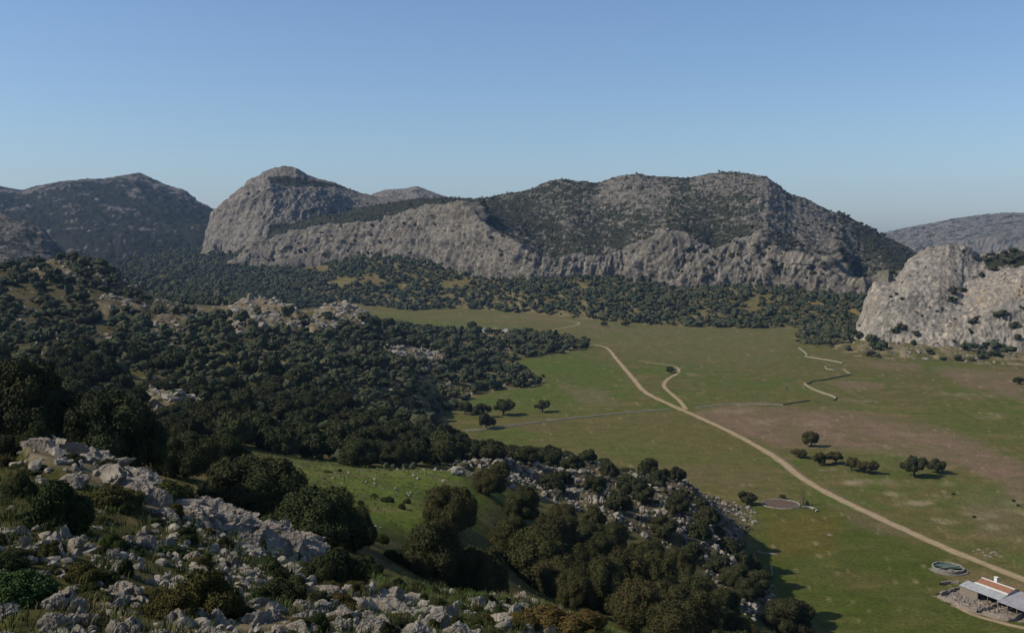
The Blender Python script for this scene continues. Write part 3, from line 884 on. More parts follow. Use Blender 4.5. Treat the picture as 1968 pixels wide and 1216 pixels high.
def trunk_mesh(name, seed, L, hc, r0):
    rs = np.random.RandomState(seed + 900)
    mb = MB()
    fork = hc * rs.uniform(0.75, 0.95)
    lean = rs.uniform(-0.25, 0.25, 2)
    path = [(0, 0, -0.7), (0, 0, 0.0), (lean[0] * 0.4, lean[1] * 0.4, fork * 0.5), (lean[0], lean[1], fork)]
    mb.add(*tube(path, [r0 * 1.6, r0 * 1.25, r0 * 0.95, r0 * 0.85], 8))
    order = sorted(L, key=lambda q: -q[1])[:7]
    for c, r in order:
        a = np.array(path[-1]); m = a * 0.5 + c * 0.5 + np.array([0, 0, 0.12 * np.linalg.norm(c - a)])
        mb.add(*tube([a - np.array([0, 0, 0.15]), a * 0.75 + m * 0.25, m, c], [r0 * 0.6, r0 * 0.5, r0 * 0.34, r0 * 0.12], 6))
    return mb.build(name, True)

OAK = {}
def make_oaks(key, n, W, Hh, z0, nl, nleaf, leaf, r0=0.28):
    OAK[key] = []
    for k in range(n):
        cm_, L = crown_mesh('oak_crown', 100 + 17 * k + len(OAK) * 331, W, Hh, z0, nl, nleaf, leaf)
        tm = trunk_mesh('oak_trunk', 100 + 17 * k, L, z0 + 0.9, r0)
        cm_.materials.append(M['oak']); tm.materials.append(M['bark'])
        OAK[key].append((cm_, tm))
make_oaks('near', 4, 7.0, 5.6, 0.75, 52, 18000, 0.082, 0.24)
make_oaks('mid', 6, 7.0, 5.4, 0.6, 32, 5000, 0.16, 0.22)
make_oaks('field', 5, 7.0, 5.4, 1.25, 16, 3600, 0.15, 0.24)
make_oaks('far', 5, 7.0, 5.2, 0.5, 20, 1200, 0.32, 0.22)

oak_boxes = []          # (x, y, radius) already taken
def oak(pos, W, Hh, d, label, group=None, tint=(1, 1, 1), name='holm_oak', cat='tree', key=None):
    key = key or ('near' if d < 215 else ('mid' if d < 420 else 'far'))
    cm_, tm = OAK[key][rnd.randrange(len(OAK[key]))]
    o = empty(name, pos, rnd.uniform(0, 6.28), label, cat, group)
    s = W / 6.2
    o.scale = (s, s * rnd.uniform(0.9, 1.1), Hh / 5.3)
    c = obj('crown', cm_, parent=o)
    c.color = (*tint, 1)
    obj('trunk', tm, parent=o)
    oak_boxes.append((pos[0], pos[1], W * 0.5))
    return o

# oaks of the foreground and the meadow edge: (px, distance, crown width m, height m, label)
BR = (1.12, 1.03, 0.92)
NEAR = [
    (40, 80, 8.2, 8.4, 'big dark oak at the left edge above the rocky crest, crown cut by the frame', (0.8, 0.85, 0.9)),
    (-45, 92, 8.0, 8.5, 'dark oak at the very left edge, mostly outside the frame', (0.8, 0.85, 0.9)),
    (140, 84, 6.6, 6.6, 'dark oak standing between the two big oaks behind the rocky crest', (0.8, 0.85, 0.9)),
    (215, 80, 7.2, 7.0, 'big dark oak just behind the fluted rock crest, casting black shade', (0.8, 0.85, 0.9)),
    (357, 112, 6.4, 5.4, 'spreading oak on a short dark trunk right of the big dark oaks', (0.9, 0.95, 0.9)),
    (428, 122, 6.2, 5.6, 'oak behind the spreading short trunked oak, left of the low broad oak', (0.9, 0.95, 0.9)),
    (330, 128, 5.5, 5.0, 'small oak half hidden behind the spreading short trunked oak', (0.9, 0.95, 0.9)),
    (490, 87, 8.2, 5.2, 'low broad dark oak on the slope above the end of the rock crest', (0.85, 0.9, 0.85)),
    (602, 96, 3.3, 2.6, 'small rounded oak against the right side of the low broad oak', (0.9, 0.95, 0.9)),
    (604, 76, 6.6, 4.9, 'broad oak with black shade beneath it, left of the stony hollow', (0.9, 0.95, 0.9)),
    (682, 86, 3.3, 3.9, 'narrow oak leaning on the right side of the broad hollow oak', (0.9, 0.9, 0.9)),
    (866, 128, 6.2, 6.0, 'tall oak on the green meadow above the pair of full round oaks', (1.15, 1.05, 0.95)),
    (836, 92, 5.2, 5.9, 'left one of the pair of full round oaks at the foot of the meadow', (0.95, 1.0, 0.95)),
    (918, 94, 5.2, 5.5, 'right one of the pair of full round oaks at the foot of the meadow', (0.95, 1.0, 0.95)),
    (1036, 142, 8.6, 8.6, 'oak with a visible trunk on a bright green patch above the stone heap', BR),
    (1512, 196, 9.0, 7.6, 'large round oak at the foot of the spur, bottom right, by a pale boulder', (0.85, 0.9, 0.85)),
]
for (px, d, Wc, Hc, lab, tn) in NEAR:
    oak(ground_at(px, d), Wc, Hc, d, lab, None, tn)
CLUMP = [(1120, 152, 7.5, 7.5), (1195, 156, 7.5, 7.5), (1150, 178, 7.5, 7), (1082, 178, 7, 7), (1235, 182, 7.5, 7), (1300, 192, 7, 6.5), (1255, 146, 8, 8), (1165, 132, 7.5, 7.5), (1325, 156, 7.5, 7),
         (1395, 142, 7, 6.5), (1225, 120, 8, 7.5), (1320, 128, 8, 7.5), (1385, 172, 6.5, 6), (1180, 205, 6.5, 6.5), (1080, 212, 6.5, 6), (1010, 205, 6.5, 6), (1000, 172, 6.5, 6.5), (1105, 125, 5.5, 5.5), (1270, 168, 7, 7), (1350, 183, 6, 5.5), (1430, 150, 6.5, 6), (1300, 108, 7, 6.5), (1400, 118, 7, 6.5), (1470, 160, 6, 5), (1130, 195, 6.5, 6), (960, 230, 5.5, 5), (1055, 165, 7, 7), (985, 150, 7, 7.5), (1080, 135, 7, 7.5), (1280, 128, 8, 8), (1195, 138, 8, 8), (1350, 140, 7.5, 7.5), (1250, 205, 6, 5.5), (1140, 222, 6, 5.5), (940, 175, 5.5, 5)]
for (px, d, Wc, Hc) in CLUMP:
    oak(ground_at(px, d), Wc * rnd.uniform(.75, 1.0), Hc * rnd.uniform(.75, 1.0), d, 'olive brown oak in the dense clump below the rocky spur', 'oaks of the dense clump below the rocky spur', tuple(np.array(BR) * rnd.uniform(0.85, 1.1)))
EDGE = [(540, 216, 7.6, 6.6), (515, 225, 6, 5.5), (600, 222, 6.5, 5.5), (690, 206, 7.4, 5.6), (765, 212, 6.8, 6.2), (725, 225, 6, 5.2), (800, 228, 6.5, 5.8), (845, 236, 6.5, 5), (645, 228, 6, 5), (480, 230, 5.5, 5)]
for (px, d, Wc, Hc) in EDGE:
    oak(ground_at(px, d), Wc, Hc, d, 'dark oak in the row along the far edge of the bright meadow', 'oaks in the row along the far edge of the bright meadow', (0.9, 0.95, 0.9))
SPUR = [(1245, 322, 6.4, 8.2), (1283, 325, 6, 5.5), (1303, 318, 5, 5), (1160, 372, 6.2, 5.2), (1120, 345, 5.5, 4.5), (1345, 298, 5.5, 5), (1378, 296, 6, 5), (1400, 300, 5, 4.5), (1408, 280, 6, 5), (1425, 268, 7.5, 6), (1395, 255, 5, 4.5), (1205, 272, 6, 5.5), (1225, 285, 5.5, 4.5),
        (1330, 225, 5, 4.5), (1380, 222, 5.5, 4.5), (1420, 236, 5, 4), (1440, 205, 5.5, 4.5), (1145, 255, 6, 5), (1010, 270, 6, 5.5), (985, 285, 6, 5), (1060, 300, 6.5, 5), (1040, 330, 6.5, 5.5), (1090, 345, 6, 5), (1080, 265, 5.5, 4.5), (950, 255, 5.5, 4.5), (1200, 345, 5, 4), (1265, 300, 6, 5), (1310, 285, 6, 4.5), (1360, 262, 6, 5), (1170, 300, 6, 5), (1100, 290, 6.5, 5), (1130, 318, 6, 4.5), (1235, 262, 6.5, 5.5), (1300, 255, 6, 5), (1345, 240, 6, 5), (1275, 232, 6.5, 5.5), (1060, 250, 6.5, 5.5), (1400, 240, 6, 5), (1440, 240, 6, 5), (1455, 220, 6, 5), (1020, 300, 6.5, 5.5), (970, 300, 6.5, 5.5), (1415, 208, 6, 5), (1190, 240, 6.5, 5.5)]
for (px, d, Wc, Hc) in SPUR:
    oak(ground_at(px, d), Wc, Hc, d, 'dark oak rooted among the grey rocks of the spur', 'oaks rooted among the rocks of the spur', (0.95, 0.97, 0.95))
# oaks standing on the pasture: (px, py of the foot, crown width in px, height in px, label)
FIELD = [
    (1043, 791, 30, 24, 'lone small oak on the pasture between wood and track, trunk visible', None),
    (968, 797, 42, 33, 'dense oak at the tip of the left wood, lone small oak to its right', None),
    (893, 796, 34, 26, 'left oak of the loose group at the wood edge above the stone rubble', None),
    (925, 802, 36, 28, 'middle oak of the loose group at the wood edge above the stone rubble', None),
    (935, 823, 36, 32, 'oak at the right end of the stone rubble where the long wall starts', None),
    (1289, 716, 20, 13, 'small lone oak inside the bend of the narrow side track', None),
    (1559, 857, 36, 31, 'round brownish oak standing alone above the row of oaks by the track', None),
    (1537, 879, 32, 18, 'first oak from the track in the row of small oaks', None),
    (1575, 893, 30, 26, 'second oak from the track in the row of small oaks', None),
    (1606, 891, 34, 26, 'third oak from the track in the row of small oaks', None),
    (1637, 904, 30, 28, 'fourth oak from the track in the row of small oaks', None),
    (1668, 909, 38, 26, 'last oak at the right end of the row of small oaks', None),
    (1757, 915, 50, 42, 'large full oak on the brown pasture, the left one of two', None),
    (1803, 909, 40, 30, 'lower oak on the brown pasture beside the large full oak', None),
    (1436, 969, 34, 26, 'round oak between the tip of the spur and the reddish pond', None),
    (1958, 738, 24, 14, 'low dark oak alone at the right edge of the pasture', None),
    (908, 634, 22, 17, 'far oak near the white farmhouse, the upper one of two', None),
    (917, 640, 20, 15, 'far oak near the white farmhouse, the lower one of two', None),
    (1161, 627, 16, 10, 'left one of two small oaks just outside the far wood', None),
    (1202, 627, 16, 11, 'right one of two small oaks just outside the far wood', None),
    (1505, 958, 14, 9, 'small pale bush like oak on the far rim of the reddish pond', None),
]
for (px, py, w, h, lab, g) in FIELD:
    p = plainpt(px, py)
    oak(p, w * p[1] / F, h * p[1] / F * 1.05, p[1], lab, g, (1.2, 1.02, 0.95) if 1530 < px < 1680 else (0.95, 0.97, 0.95), key='field')

# ------------------------------------------------------------------ woods
WOODS = [  # polygon px, nearest, farthest, density, cell, name tag
    ([(-400, 515), (0, 522), (60, 508), (120, 498), (200, 520), (300, 590), (420, 612), (560, 612), (740, 628), (860, 630), (960, 642), (1060, 646), (1126, 660), (1120, 672), (1000, 690), (955, 705), (1052, 726), (1045, 740), (950, 750), (870, 772), (848, 815), (850, 832), (885, 855), (960, 873), (1060, 898), (1160, 912), (1000, 908), (850, 897), (680, 890), (540, 875), (300, 838), (0, 790), (-400, 760)], 190, 1010, 0.80, 7.8, 0),
    ([(250, 600), (400, 508), (490, 505), (700, 482), (820, 497), (900, 518), (1010, 533), (1200, 528), (1290, 548), (1400, 546), (1530, 552), (1640, 568), (1700, 548), (1672, 612), (1640, 655), (1605, 668), (1530, 662), (1548, 630), (1400, 631), (1300, 627), (1200, 620), (1060, 604), (860, 590), (690, 586), (620, 590), (500, 600)], 860, 2000, 0.90, 9.4, 1),
    ([(-300, 600), (0, 520), (120, 500), (250, 478), (400, 455), (450, 470), (490, 505), (450, 570), (300, 600)], 900, 2500, 0.85, 12.5, 2),
    ([(1610, 690), (1640, 640), (1800, 655), (1968, 660), (2200, 670), (2200, 705), (1880, 697), (1700, 688)], 820, 960, 0.34, 9.5, 3),
]
CLEAR = [  # gaps in the woods (px ellipse)
    (605, 517, 30, 8), (660, 542, 32, 8), (712, 540, 22, 8), (1560, 585, 14, 5), (1440, 590, 26, 9), (640, 592, 26, 10), (880, 548, 40, 9), (1130, 556, 10, 12), (1470, 575, 30, 8), (860, 573, 22, 6), (1640, 600, 8, 6),
    (800, 688, 50, 16), (474, 604, 26, 18), (520, 628, 40, 9), (676, 614, 26, 14), (240, 592, 26, 10), (320, 628, 30, 10), (895, 818, 40, 8), (340, 778, 45, 12), (200, 655, 40, 8), (420, 690, 16, 12), (948, 650, 32, 13),
    (480, 665, 20, 8), (700, 690, 20, 6), (560, 770, 20, 8), (480, 822, 26, 14), (730, 770, 14, 8), (120, 560, 30, 8), (20, 530, 20, 8), (60, 620, 30, 8), (820, 727, 14, 6), (620, 850, 24, 6), (860, 655, 14, 5), (990, 660, 14, 4),
]
cands = []
for wi, (poly, n0, n1, dens, cell, tg) in enumerate(WOODS):
    pa = np.array(poly, float)
    xe = (np.array([pa[:, 0].min(), pa[:, 0].max()]) - 984) / F; xmin = min(xe[0] * n0, xe[0] * n1); xmax = max(xe[1] * n0, xe[1] * n1)
    gxx, gyy = np.meshgrid(np.arange(xmin, xmax, cell), np.arange(n0, n1, cell))
    x = (gxx + RS.uniform(-.48, .48, gxx.shape) * cell).ravel(); y = (gyy + RS.uniform(-.48, .48, gyy.shape) * cell).ravel()
    z, rock, sd, px, py, r = ground_fields(x, y)
    keep = (polysd(poly, px, py) > 0) & (r > n0) & (px > -330) & (px < 2250)
    gap = fbm(np.stack([x, y, 0 * x], -1) / 34.0 + 33, 4)
    left = sstep(520, 200, px) * (tg == 0)
    keep &= RS.uniform(0, 1, len(x)) < dens * np.clip(1.15 - 2.2 * np.maximum(gap - 0.06 + 0.20 * left, 0), 0.1, 1) * (1 - 0.6 * rock)
    for (ex, ey, a, b) in CLEAR:
        keep &= (((px - ex) / a) ** 2 + ((py - ey) / b) ** 2 > 1) | (RS.uniform(0, 1, len(x)) < 0.12)
    if oak_boxes:
        ob = np.array(oak_boxes)
        i = np.where(keep)[0]
        dd = np.sqrt((x[i, None] - ob[None, :, 0]) ** 2 + (y[i, None] - ob[None, :, 1]) ** 2) < ob[None, :, 2] + 2.0
        keep[i[dd.any(1)]] = False
    for i in np.where(keep)[0]:
        cands.append((x[i], y[i], z[i], r[i], tg, px[i], py[i]))
cands = np.array(cands)
size = (3.4 + 6.6 * RS.uniform(0, 1, len(cands)) ** 0.8) * np.where(cands[:, 4] == 1, 1.5, np.where(cands[:, 4] == 2, 1.5, np.where(cands[:, 4] == 3, 1.35, 0.9 + 0.35 * sstep(300, 900, cands[:, 3]))))
# the largest in view stand as single trees, the rest is the mass of the wood
inview = (cands[:, 5] > -20) & (cands[:, 5] < 1990)
score = np.where(inview, size / cands[:, 3], 0)
n_ind = 300 - len(oak_boxes) - 2
order = np.argsort(-score)
ind, rest = order[:n_ind], order[n_ind:]
for i in ind:
    x, y, z, r, tg, px, py = cands[i]
    zone = 'left part, beyond the big dark oaks' if px < 330 else ('middle part, beyond the low broad oak' if px < 560 else ('part just beyond the bright meadow' if px < 830 else 'right end, towards the pasture'))
    lab = {0: ('dark oak of the left slope wood, ' + zone, 'oaks of the left slope wood, ' + zone), 3: ('oak scattered at the foot of the bare rocky hill', 'oaks at the foot of the rocky hill')}.get(int(tg), ('oak in the wood under the cliffs', 'oaks in the wood under the cliffs'))
    oak((x, y, z - 0.1), size[i], size[i] * rnd.uniform(0.68, 0.9), r, lab[0], lab[1], tuple(np.array((0.93, 0.96, 0.95)) * rnd.uniform(0.7, 1.35)))
print('trees', len(cands), 'individual', len(oak_boxes))

def blob_tree(seed, nl, leaf, nq, ic, stem=True):
    """low cost crown: a few knobbly lobes plus loose leaf clumps, 1 unit wide"""
    rs = np.random.RandomState(seed)
    L = lobes_of(seed, 1.0, 0.74, 0.05, nl, rmin=0.30, rmax=0.62)
    mb = MB()
    tv, tf = ic
    for c, r in L:
        q = tv * (1 + 0.38 * rs.uniform(-1, 1, (len(tv), 1)))
        mb.add(c + q * r * np.array([1, 1, 0.85]), tf)
    if nq:
        k = rs.randint(len(L), size=nq)
        d = rs.normal(size=(nq, 3)); d /= np.linalg.norm(d, axis=1)[:, None]; d[:, 2] = np.abs(d[:, 2]) * 0.8
        P = np.array([L[a][0] for a in k]) + d * np.array([L[a][1] for a in k])[:, None] * 1.02
        v, f = leaf_quads(P, d, np.full(nq, leaf), rs)
        mb.add(v, np.concatenate([f[:, [0, 1, 2]], f[:, [0, 2, 3]]]))
    if stem:
        v, f = tube([(0, 0, -0.12), (0, 0, 0.3)], [0.05, 0.035], 4)
        mb.add(v, np.concatenate([f[:, [0, 1, 2]], f[:, [0, 2, 3]]]))
    return np.concatenate(mb.v), np.concatenate(mb.f[3])

def scatter_stuff(name, templ, P, S, mat, label, cat, tint, zs=None):
    """many small plants or stones as one mass"""
    vs, fs, ts, n0 = [], [], [], 0
    k = np.arange(len(P)) % len(templ)
    rz = RS.uniform(0, 6.28, len(P))
    zs = RS.uniform(0.75, 1.1, len(P)) if zs is None else zs
    for t, (tv, tf) in enumerate(templ):
        i = np.where(k == t)[0]
        if not len(i): continue
        sc = np.stack([S[i] * RS.uniform(.75, 1.35, len(i)), S[i] * RS.uniform(.75, 1.2, len(i)), S[i] * zs[i]], -1)
        v, f = replicate(tv, tf, P[i], sc, rz[i])
        vs.append(v); fs.append(f + n0); n0 += len(v)
        ts.append(np.repeat(tint[i], len(tv)))
    me = mesh_np(name, np.concatenate(vs), np.concatenate(fs))
    set_float(me, 'tint', np.concatenate(ts))
    return obj(name, me, mat, kind='stuff', label=label, cat=cat)

T_MID = [blob_tree(40 + k, 5, 0.10, 32, ICO0) for k in range(8)]
T_FAR = [blob_tree(60 + k, 3, 0.13, 6, ICO0, False) for k in range(8)]
for tg, nm, lab in ((0, 'oak_wood', 'dark oak wood covering the left slope down to the pasture'), (1, 'oak_wood', 'dark oak wood on the apron under the grey cliffs'), (2, 'oak_wood', 'hazy dark woodland in the valley below the far mountain'), (3, 'oak_wood', 'scattered dark oaks along the foot of the bare rocky hill')):
    i = rest[cands[rest, 4] == tg]
    if not len(i): continue
    P = cands[i, :3].copy(); P[:, 2] -= 0.2
    scatter_stuff(nm, T_MID if tg in (0, 3) else T_FAR, P, size[i] * 1.05, M['wood_leaf'], lab, 'wood', np.where(RS.uniform(0, 1, len(i)) < 0.16, 1.0, np.clip(RS.uniform(-0.4, 0.6, len(i)), 0, 1)))
    print(nm, tg, len(i))

# ------------------------------------------------------------------ scrub on the mountains
T_BUSH = [blob_tree(80 + k, 2, 0.0, 0, ICO0, False) for k in range(6)]
# undergrowth that ties the oaks of the left slope and the spur together
for (n, pxa, pxb, n0, n1, s0, s1, poly, lab) in ((5200, -200, 1150, 190, 1000, 1.0, 3.4, WOODS[0][0], 'low dark undergrowth between the oaks of the left slope'),
                                            (1700, 860, 1500, 190, 400, 0.7, 3.0, [(880, 905), (1100, 893), (1330, 940), (1450, 980), (1490, 1165), (1445, 1190), (1290, 1045), (1090, 985)], 'dark low bushes among the rocks of the spur')):
    d = np.sqrt(RS.uniform(n0 ** 2, n1 ** 2, n)); x = (RS.uniform(pxa, pxb, n) - 984) / F * d
    z, rock, sd, px, py, r = ground_fields(x, d)
    k = (polysd(poly, px, py) > -6) & (sd > 1) & (RS.uniform(0, 1, n) > 0.5 * rock)
    scatter_stuff('undergrowth', T_BUSH, np.stack([x, d, z - 0.1], -1)[k], RS.uniform(s0, s1, k.sum()), M['scrub'], lab, 'scrub', RS.uniform(0, 1, k.sum()))
def bushes(mt, n, smin, smax, wfn, label):
    w = mt['front'] * wfn(mt)
    w = w / w.sum()
    i = RS.choice(len(w), n, replace=False, p=w)
    P = mt['P'][i].copy()
    S = RS.uniform(smin, smax, n) * RS.uniform(0.6, 1.2, n)
    P[:, 2] -= S * 0.12
    scatter_stuff('mountain_scrub', T_BUSH, P, S, M['scrub'], label, 'scrub', np.clip(RS.uniform(-0.3, 1.0, n), 0, 1))
bushes(mt_main, 4400, 2.5, 7.5, lambda m: 0.05 + m['veg'] * (m['s'] > 1.9) * 1.0, 'dark scrub and small oaks over the slopes of the main mountain')
bushes(mt_peak, 500, 3.0, 7.5, lambda m: 0.03 + m['veg'], 'dark scrub on the ledges of the pale peak')
def bush_at(mt, spots, label):
    i, S = [], []
    for (a, b, w) in spots:
        k = np.argmin((mt['px'] - a) ** 2 + (mt['py'] - b) ** 2 + 1e6 * ~mt['front'])
        i.append(k); S.append(w * mt['P'][k, 1] / F)
    P = mt['P'][i].copy(); S = np.array(S); P[:, 2] -= S * 0.1
    scatter_stuff('hill_bushes', T_MID, P, S, M['scrub'], label, 'scrub', RS.uniform(0, 0.6, len(i)))
bush_at(mt_hill, [(1893, 503, 22), (1886, 530, 20), (1912, 518, 20), (1830, 566, 26), (1845, 562, 20), (1828, 585, 20), (1855, 558, 14), (1870, 630, 20), (1880, 620, 16), (1920, 618, 26), (1935, 616, 18), (1950, 635, 24), (1952, 658, 24), (1968, 600, 12), (1715, 578, 12), (1725, 572, 10), (1735, 640, 22), (1722, 645, 20), (1760, 650, 20), (1772, 612, 8), (1800, 606, 8), (1925, 500, 26), (1945, 505, 30), (1962, 500, 24), (1905, 488, 18), (1930, 486, 20), (1950, 484, 22), (1850, 488, 10), (1990, 495, 30), (1870, 500, 14)], 'larger dark bushes on the bare rocky hill')
bush_at(mt_main, [(x_, y_, w_) for x_, y_, w_ in zip(RS.uniform(1290, 1640, 60), RS.uniform(460, 545, 60), RS.uniform(7, 16, 60))] + [(x_, y_, w_) for x_, y_, w_ in zip(RS.uniform(500, 1040, 70), RS.uniform(430, 515, 70), RS.uniform(5, 11, 70))] + [(x_, y_, w_) for x_, y_, w_ in zip(RS.uniform(1480, 1720, 90), RS.uniform(400, 540, 90), RS.uniform(6, 15, 90))], 'dark bushes dotted over the grey cliffs of the main mountain')
bushes(mt_hill, 620, 1.0, 4.5, lambda m: 0.05 + m['veg'] * 1.2, 'small dark bushes clinging to the bare rocky hill')
bushes(mt_left, 900, 4.0, 10.0, lambda m: 0.1 + m['veg'], 'dark scrub over the far left mountain')
bushes(mt_shoulder, 500, 3.0, 7.0, lambda m: 0.1 + m['veg'], 'dark scrub over the shadowed shoulder at the left edge')

# ------------------------------------------------------------------ boulders and rubble
def rock_shape(seed, ic, cuts=7, rough=0.12, spike=0.16):
    rs = np.random.RandomState(seed)
    v = ic[0].copy()
    v *= (1 + rough * fbm(v * 1.7 + seed * 3.3, 3)[:, None] * 2)
    for _ in range(cuts):
        n = rs.normal(size=3); n /= np.linalg.norm(n)
        h = rs.uniform(0.45, 0.85)
        d = v @ n - h
        v = v - np.maximum(d, 0)[:, None] * n * 0.92
    v += 0.10 * fbm(v * 5 + seed, 3)[:, None] * v
    fl_ = ridged(np.stack([v[:, 0] * 3.1, v[:, 1] * 3.1, v[:, 2] * 0.9], -1) + seed, 3)
    v *= (1 + spike * fl_)[:, None]
    if len(v) > 1000:
        v *= (1 + 0.11 * ridged(v * 5.0 + seed * 2.0, 4, 0.6))[:, None]
    v *= np.array([rs.uniform(0.9, 1.25), rs.uniform(0.75, 1.0), rs.uniform(0.6, 1.2)]) * 0.6
    v[:, 2] += 0.18
    return v, ic[1]

def mat_rock(name):
    m, nt, b = new_mat(name)
    n1 = noise_tex(nt, 1.3, 8.0, 0.7)
    n2 = noise_tex(nt, 7.0, 6.0, 0.7)
    c = mixc(nt, mapr(nt, n1, 0.35, 0.65, 0, 1), (0.13, 0.113, 0.090), (0.325, 0.285, 0.228))
    c = mixc(nt, mapr(nt, n2, 0.52, 0.7, 0, 0.75), c, (0.062, 0.055, 0.046))
    oi = nt.nodes.new('ShaderNodeObjectInfo')
    c = mixc(nt, mapr(nt, oi.outputs['Random'], 0, 1, 0, 0.35), c, (0.20, 0.16, 0.125))
    nt.links.new(c, b.inputs['Base Color'])
    bump(nt, b, n2, 0.8, 0.06)
    return m
M['rock'] = mat_rock('limestone')
ICO4 = ico(4)
R_HI = [rock_shape(200 + k, ICO4, 10, 0.2, 0.22) for k in range(10)]
R_MID = [rock_shape(300 + k, ICO1, 6, 0.25, 0.3) for k in range(8)]
R_LO = [rock_shape(400 + k, ICO1, 5, 0.3, 0.42) for k in range(6)]
R_TINY = [rock_shape(430 + k, ICO0, 4, 0.3, 0.45) for k in range(8)]
R_ME = []
for v, f in R_HI:
    me = mesh_np('boulder', v, f); me.materials.append(M['rock']); R_ME.append(me)

ROCKS = []     # x, y, z, size, distance, region
REG = [  # region index of ROCKY, cell, probability, size range
    (0, 0.42, 0.6, 0.16, 1.05), (1, 0.25, 0.46, 0.07, 0.56), (2, 0.8, 0.5, 0.25, 0.9), (3, 1.0, 0.42, 0.3, 1.45), (4, 2.6, 0.6, 1.0, 3.8), (5, 3.0, 0.5, 1.2, 4.6), (6, 3.0, 0.5, 1.2, 4.6), (7, 5.0, 0.4, 1.5, 4.5), (8, 5.0, 0.4, 1.5, 4.0), (9, 4.5, 0.4, 1.5, 3.5), (10, 1.6, 0.75, 0.7, 1.8), (11, 1.8, 0.7, 0.7, 2.0), (12, 1.3, 0.34, 0.12, 0.5), (13, 5.0, 0.30, 0.8, 2.5)]
for (ri, cell, pr, s0, s1) in REG:
    poly, soft, n0, n1, wgt = ROCKY[ri]
    pa = np.array(poly, float)
    xs = (pa[:, 0] - 984) / F
    x0, x1 = min(xs.min() * n0, xs.min() * n1), max(xs.max() * n0, xs.max() * n1)
    gxx, gyy = np.meshgrid(np.arange(x0, x1, cell), np.arange(n0 * 0.9, n1 * 1.05, cell))
    x = (gxx + RS.uniform(-.5, .5, gxx.shape) * cell).ravel(); y = (gyy + RS.uniform(-.5, .5, gyy.shape) * cell).ravel()
    # quick reject in the picture before the costly height field
    z = base_h(x, y); px, py = project(np.stack([x, y, z], -1))
    k = polysd(poly, px, py) > -soft
    x, y = x[k], y[k]
    if not len(x): continue
    z, rock, sd, px, py, r = ground_fields(x, y)
    cl = fbm(np.stack([x, y, 0 * x], -1) / (cell * 5) + 70, 3)
    keep = (sd > -2) & (RS.uniform(0, 1, len(x)) < pr * sstep(0.05, 0.35, rock / max(wgt, 0.3)) * np.clip(0.65 + 2.2 * cl, 0, 1.3))
    i = np.where(keep)[0]
    s = s0 + (s1 - s0) * RS.uniform(0, 1, len(i)) ** 2.6
    for a, ss in zip(i, s):
        ROCKS.append((x[a], y[a], z[a], ss, r[a], ri, px[a]))
# loose stones over the wooded slope and the meadow
for (n, pxa, pxb, n0, n1, s0, s1) in ((1700, -50, 1000, 240, 900, 0.7, 3.0), (80, 560, 1000, 100, 210, 0.1, 0.35), (420, 0, 1150, 26, 64, 0.12, 0.5), (160, 1500, 1968, 800, 900, 0.8, 2.2)):
    d = np.sqrt(RS.uniform(n0 ** 2, n1 ** 2, n)); x = (RS.uniform(pxa, pxb, n) - 984) / F * d
    z, rock, sd, px, py, r = ground_fields(x, d)
    for a in np.where(sd > 0)[0]:
        ROCKS.append((x[a], d[a], z[a], s0 + (s1 - s0) * RS.uniform() ** 2, r[a], 20, px[a]))
ROCKS = np.array(ROCKS)
print('rocks', len(ROCKS))
sc_ = np.where((ROCKS[:, 6] > -10) & (ROCKS[:, 6] < 1980), ROCKS[:, 3] / ROCKS[:, 4], 0)
ordr = np.argsort(-sc_)
N_BOULD = 270
LABR = {0: ('weathered grey boulder in the fluted rock crest of the foreground', 'boulders of the foreground rock crest'), 1: ('pale broken boulder in the stony foreground slope at lower left', 'boulders of the stony slope at lower left'),
        2: ('pale stone on the grassy foreground rise at the bottom', 'stones on the grassy foreground rise'), 3: ('grey boulder on the jagged rocky spur', 'boulders of the rocky spur'), 5: ('grey boulder on the rocky knoll in the left wood', 'boulders of the knoll in the left wood'), 6: ('dark boulder on the steep knoll at the far end of the left wood', 'boulders of the steep knoll')}
for i in ordr[:N_BOULD]:
    x, y, z, s, r, ri, px = ROCKS[i]
    lab = LABR.get(int(ri), ('loose pale stone lying in the grass of the slope', 'loose stones in the grass'))
    o = obj('boulder', R_ME[rnd.randrange(len(R_ME))], loc=(x, y, z - 0.10 * s), label=lab[0], cat='boulder', group=lab[1])
    e = rnd.uniform(1.0, 1.9) if ri == 0 else rnd.uniform(0.9, 1.6)
    o.rotation_euler = (rnd.uniform(-.35, .35), rnd.uniform(-.35, .35), rnd.uniform(-0.5, 0.5) if ri == 0 else rnd.uniform(0, 6.28))
    o.scale = (s * e, s, s * rnd.uniform(0.8, 1.25))
i = ordr[N_BOULD:]
a = i[(ROCKS[i, 4] < 75) & (ROCKS[i, 3] < 0.2)]
if len(a):
    scatter_stuff('gravel', R_TINY, ROCKS[a, :3], ROCKS[a, 3] * 1.15, M['rock'], 'small pale stone chips between the foreground boulders', 'gravel', RS.uniform(0, 1, len(a)), RS.uniform(.8, 1.3, len(a)))
a = i[(ROCKS[i, 4] < 75) & (ROCKS[i, 3] >= 0.2)]
if len(a):
    scatter_stuff('rubble', R_MID, ROCKS[a, :3] - np.c_[0 * a, 0 * a, 0.08 * ROCKS[a, 3]], ROCKS[a, 3], M['rock'], 'pale limestone rubble strewn over the foreground slope', 'rubble', RS.uniform(0, 1, len(a)), RS.uniform(.8, 1.2, len(a)))
a = i[ROCKS[i, 4] >= 270]
scatter_stuff('rubble', R_TINY, ROCKS[a, :3] - np.c_[0 * a, 0 * a, 0.16 * ROCKS[a, 3]], ROCKS[a, 3] * 1.1, M['rock'], 'grey rocks showing between the trees of the far slope and knolls', 'rubble', RS.uniform(0, 1, len(a)), RS.uniform(.55, 1.1, len(a)))
a = i[(ROCKS[i, 4] >= 75) & (ROCKS[i, 4] < 270)]
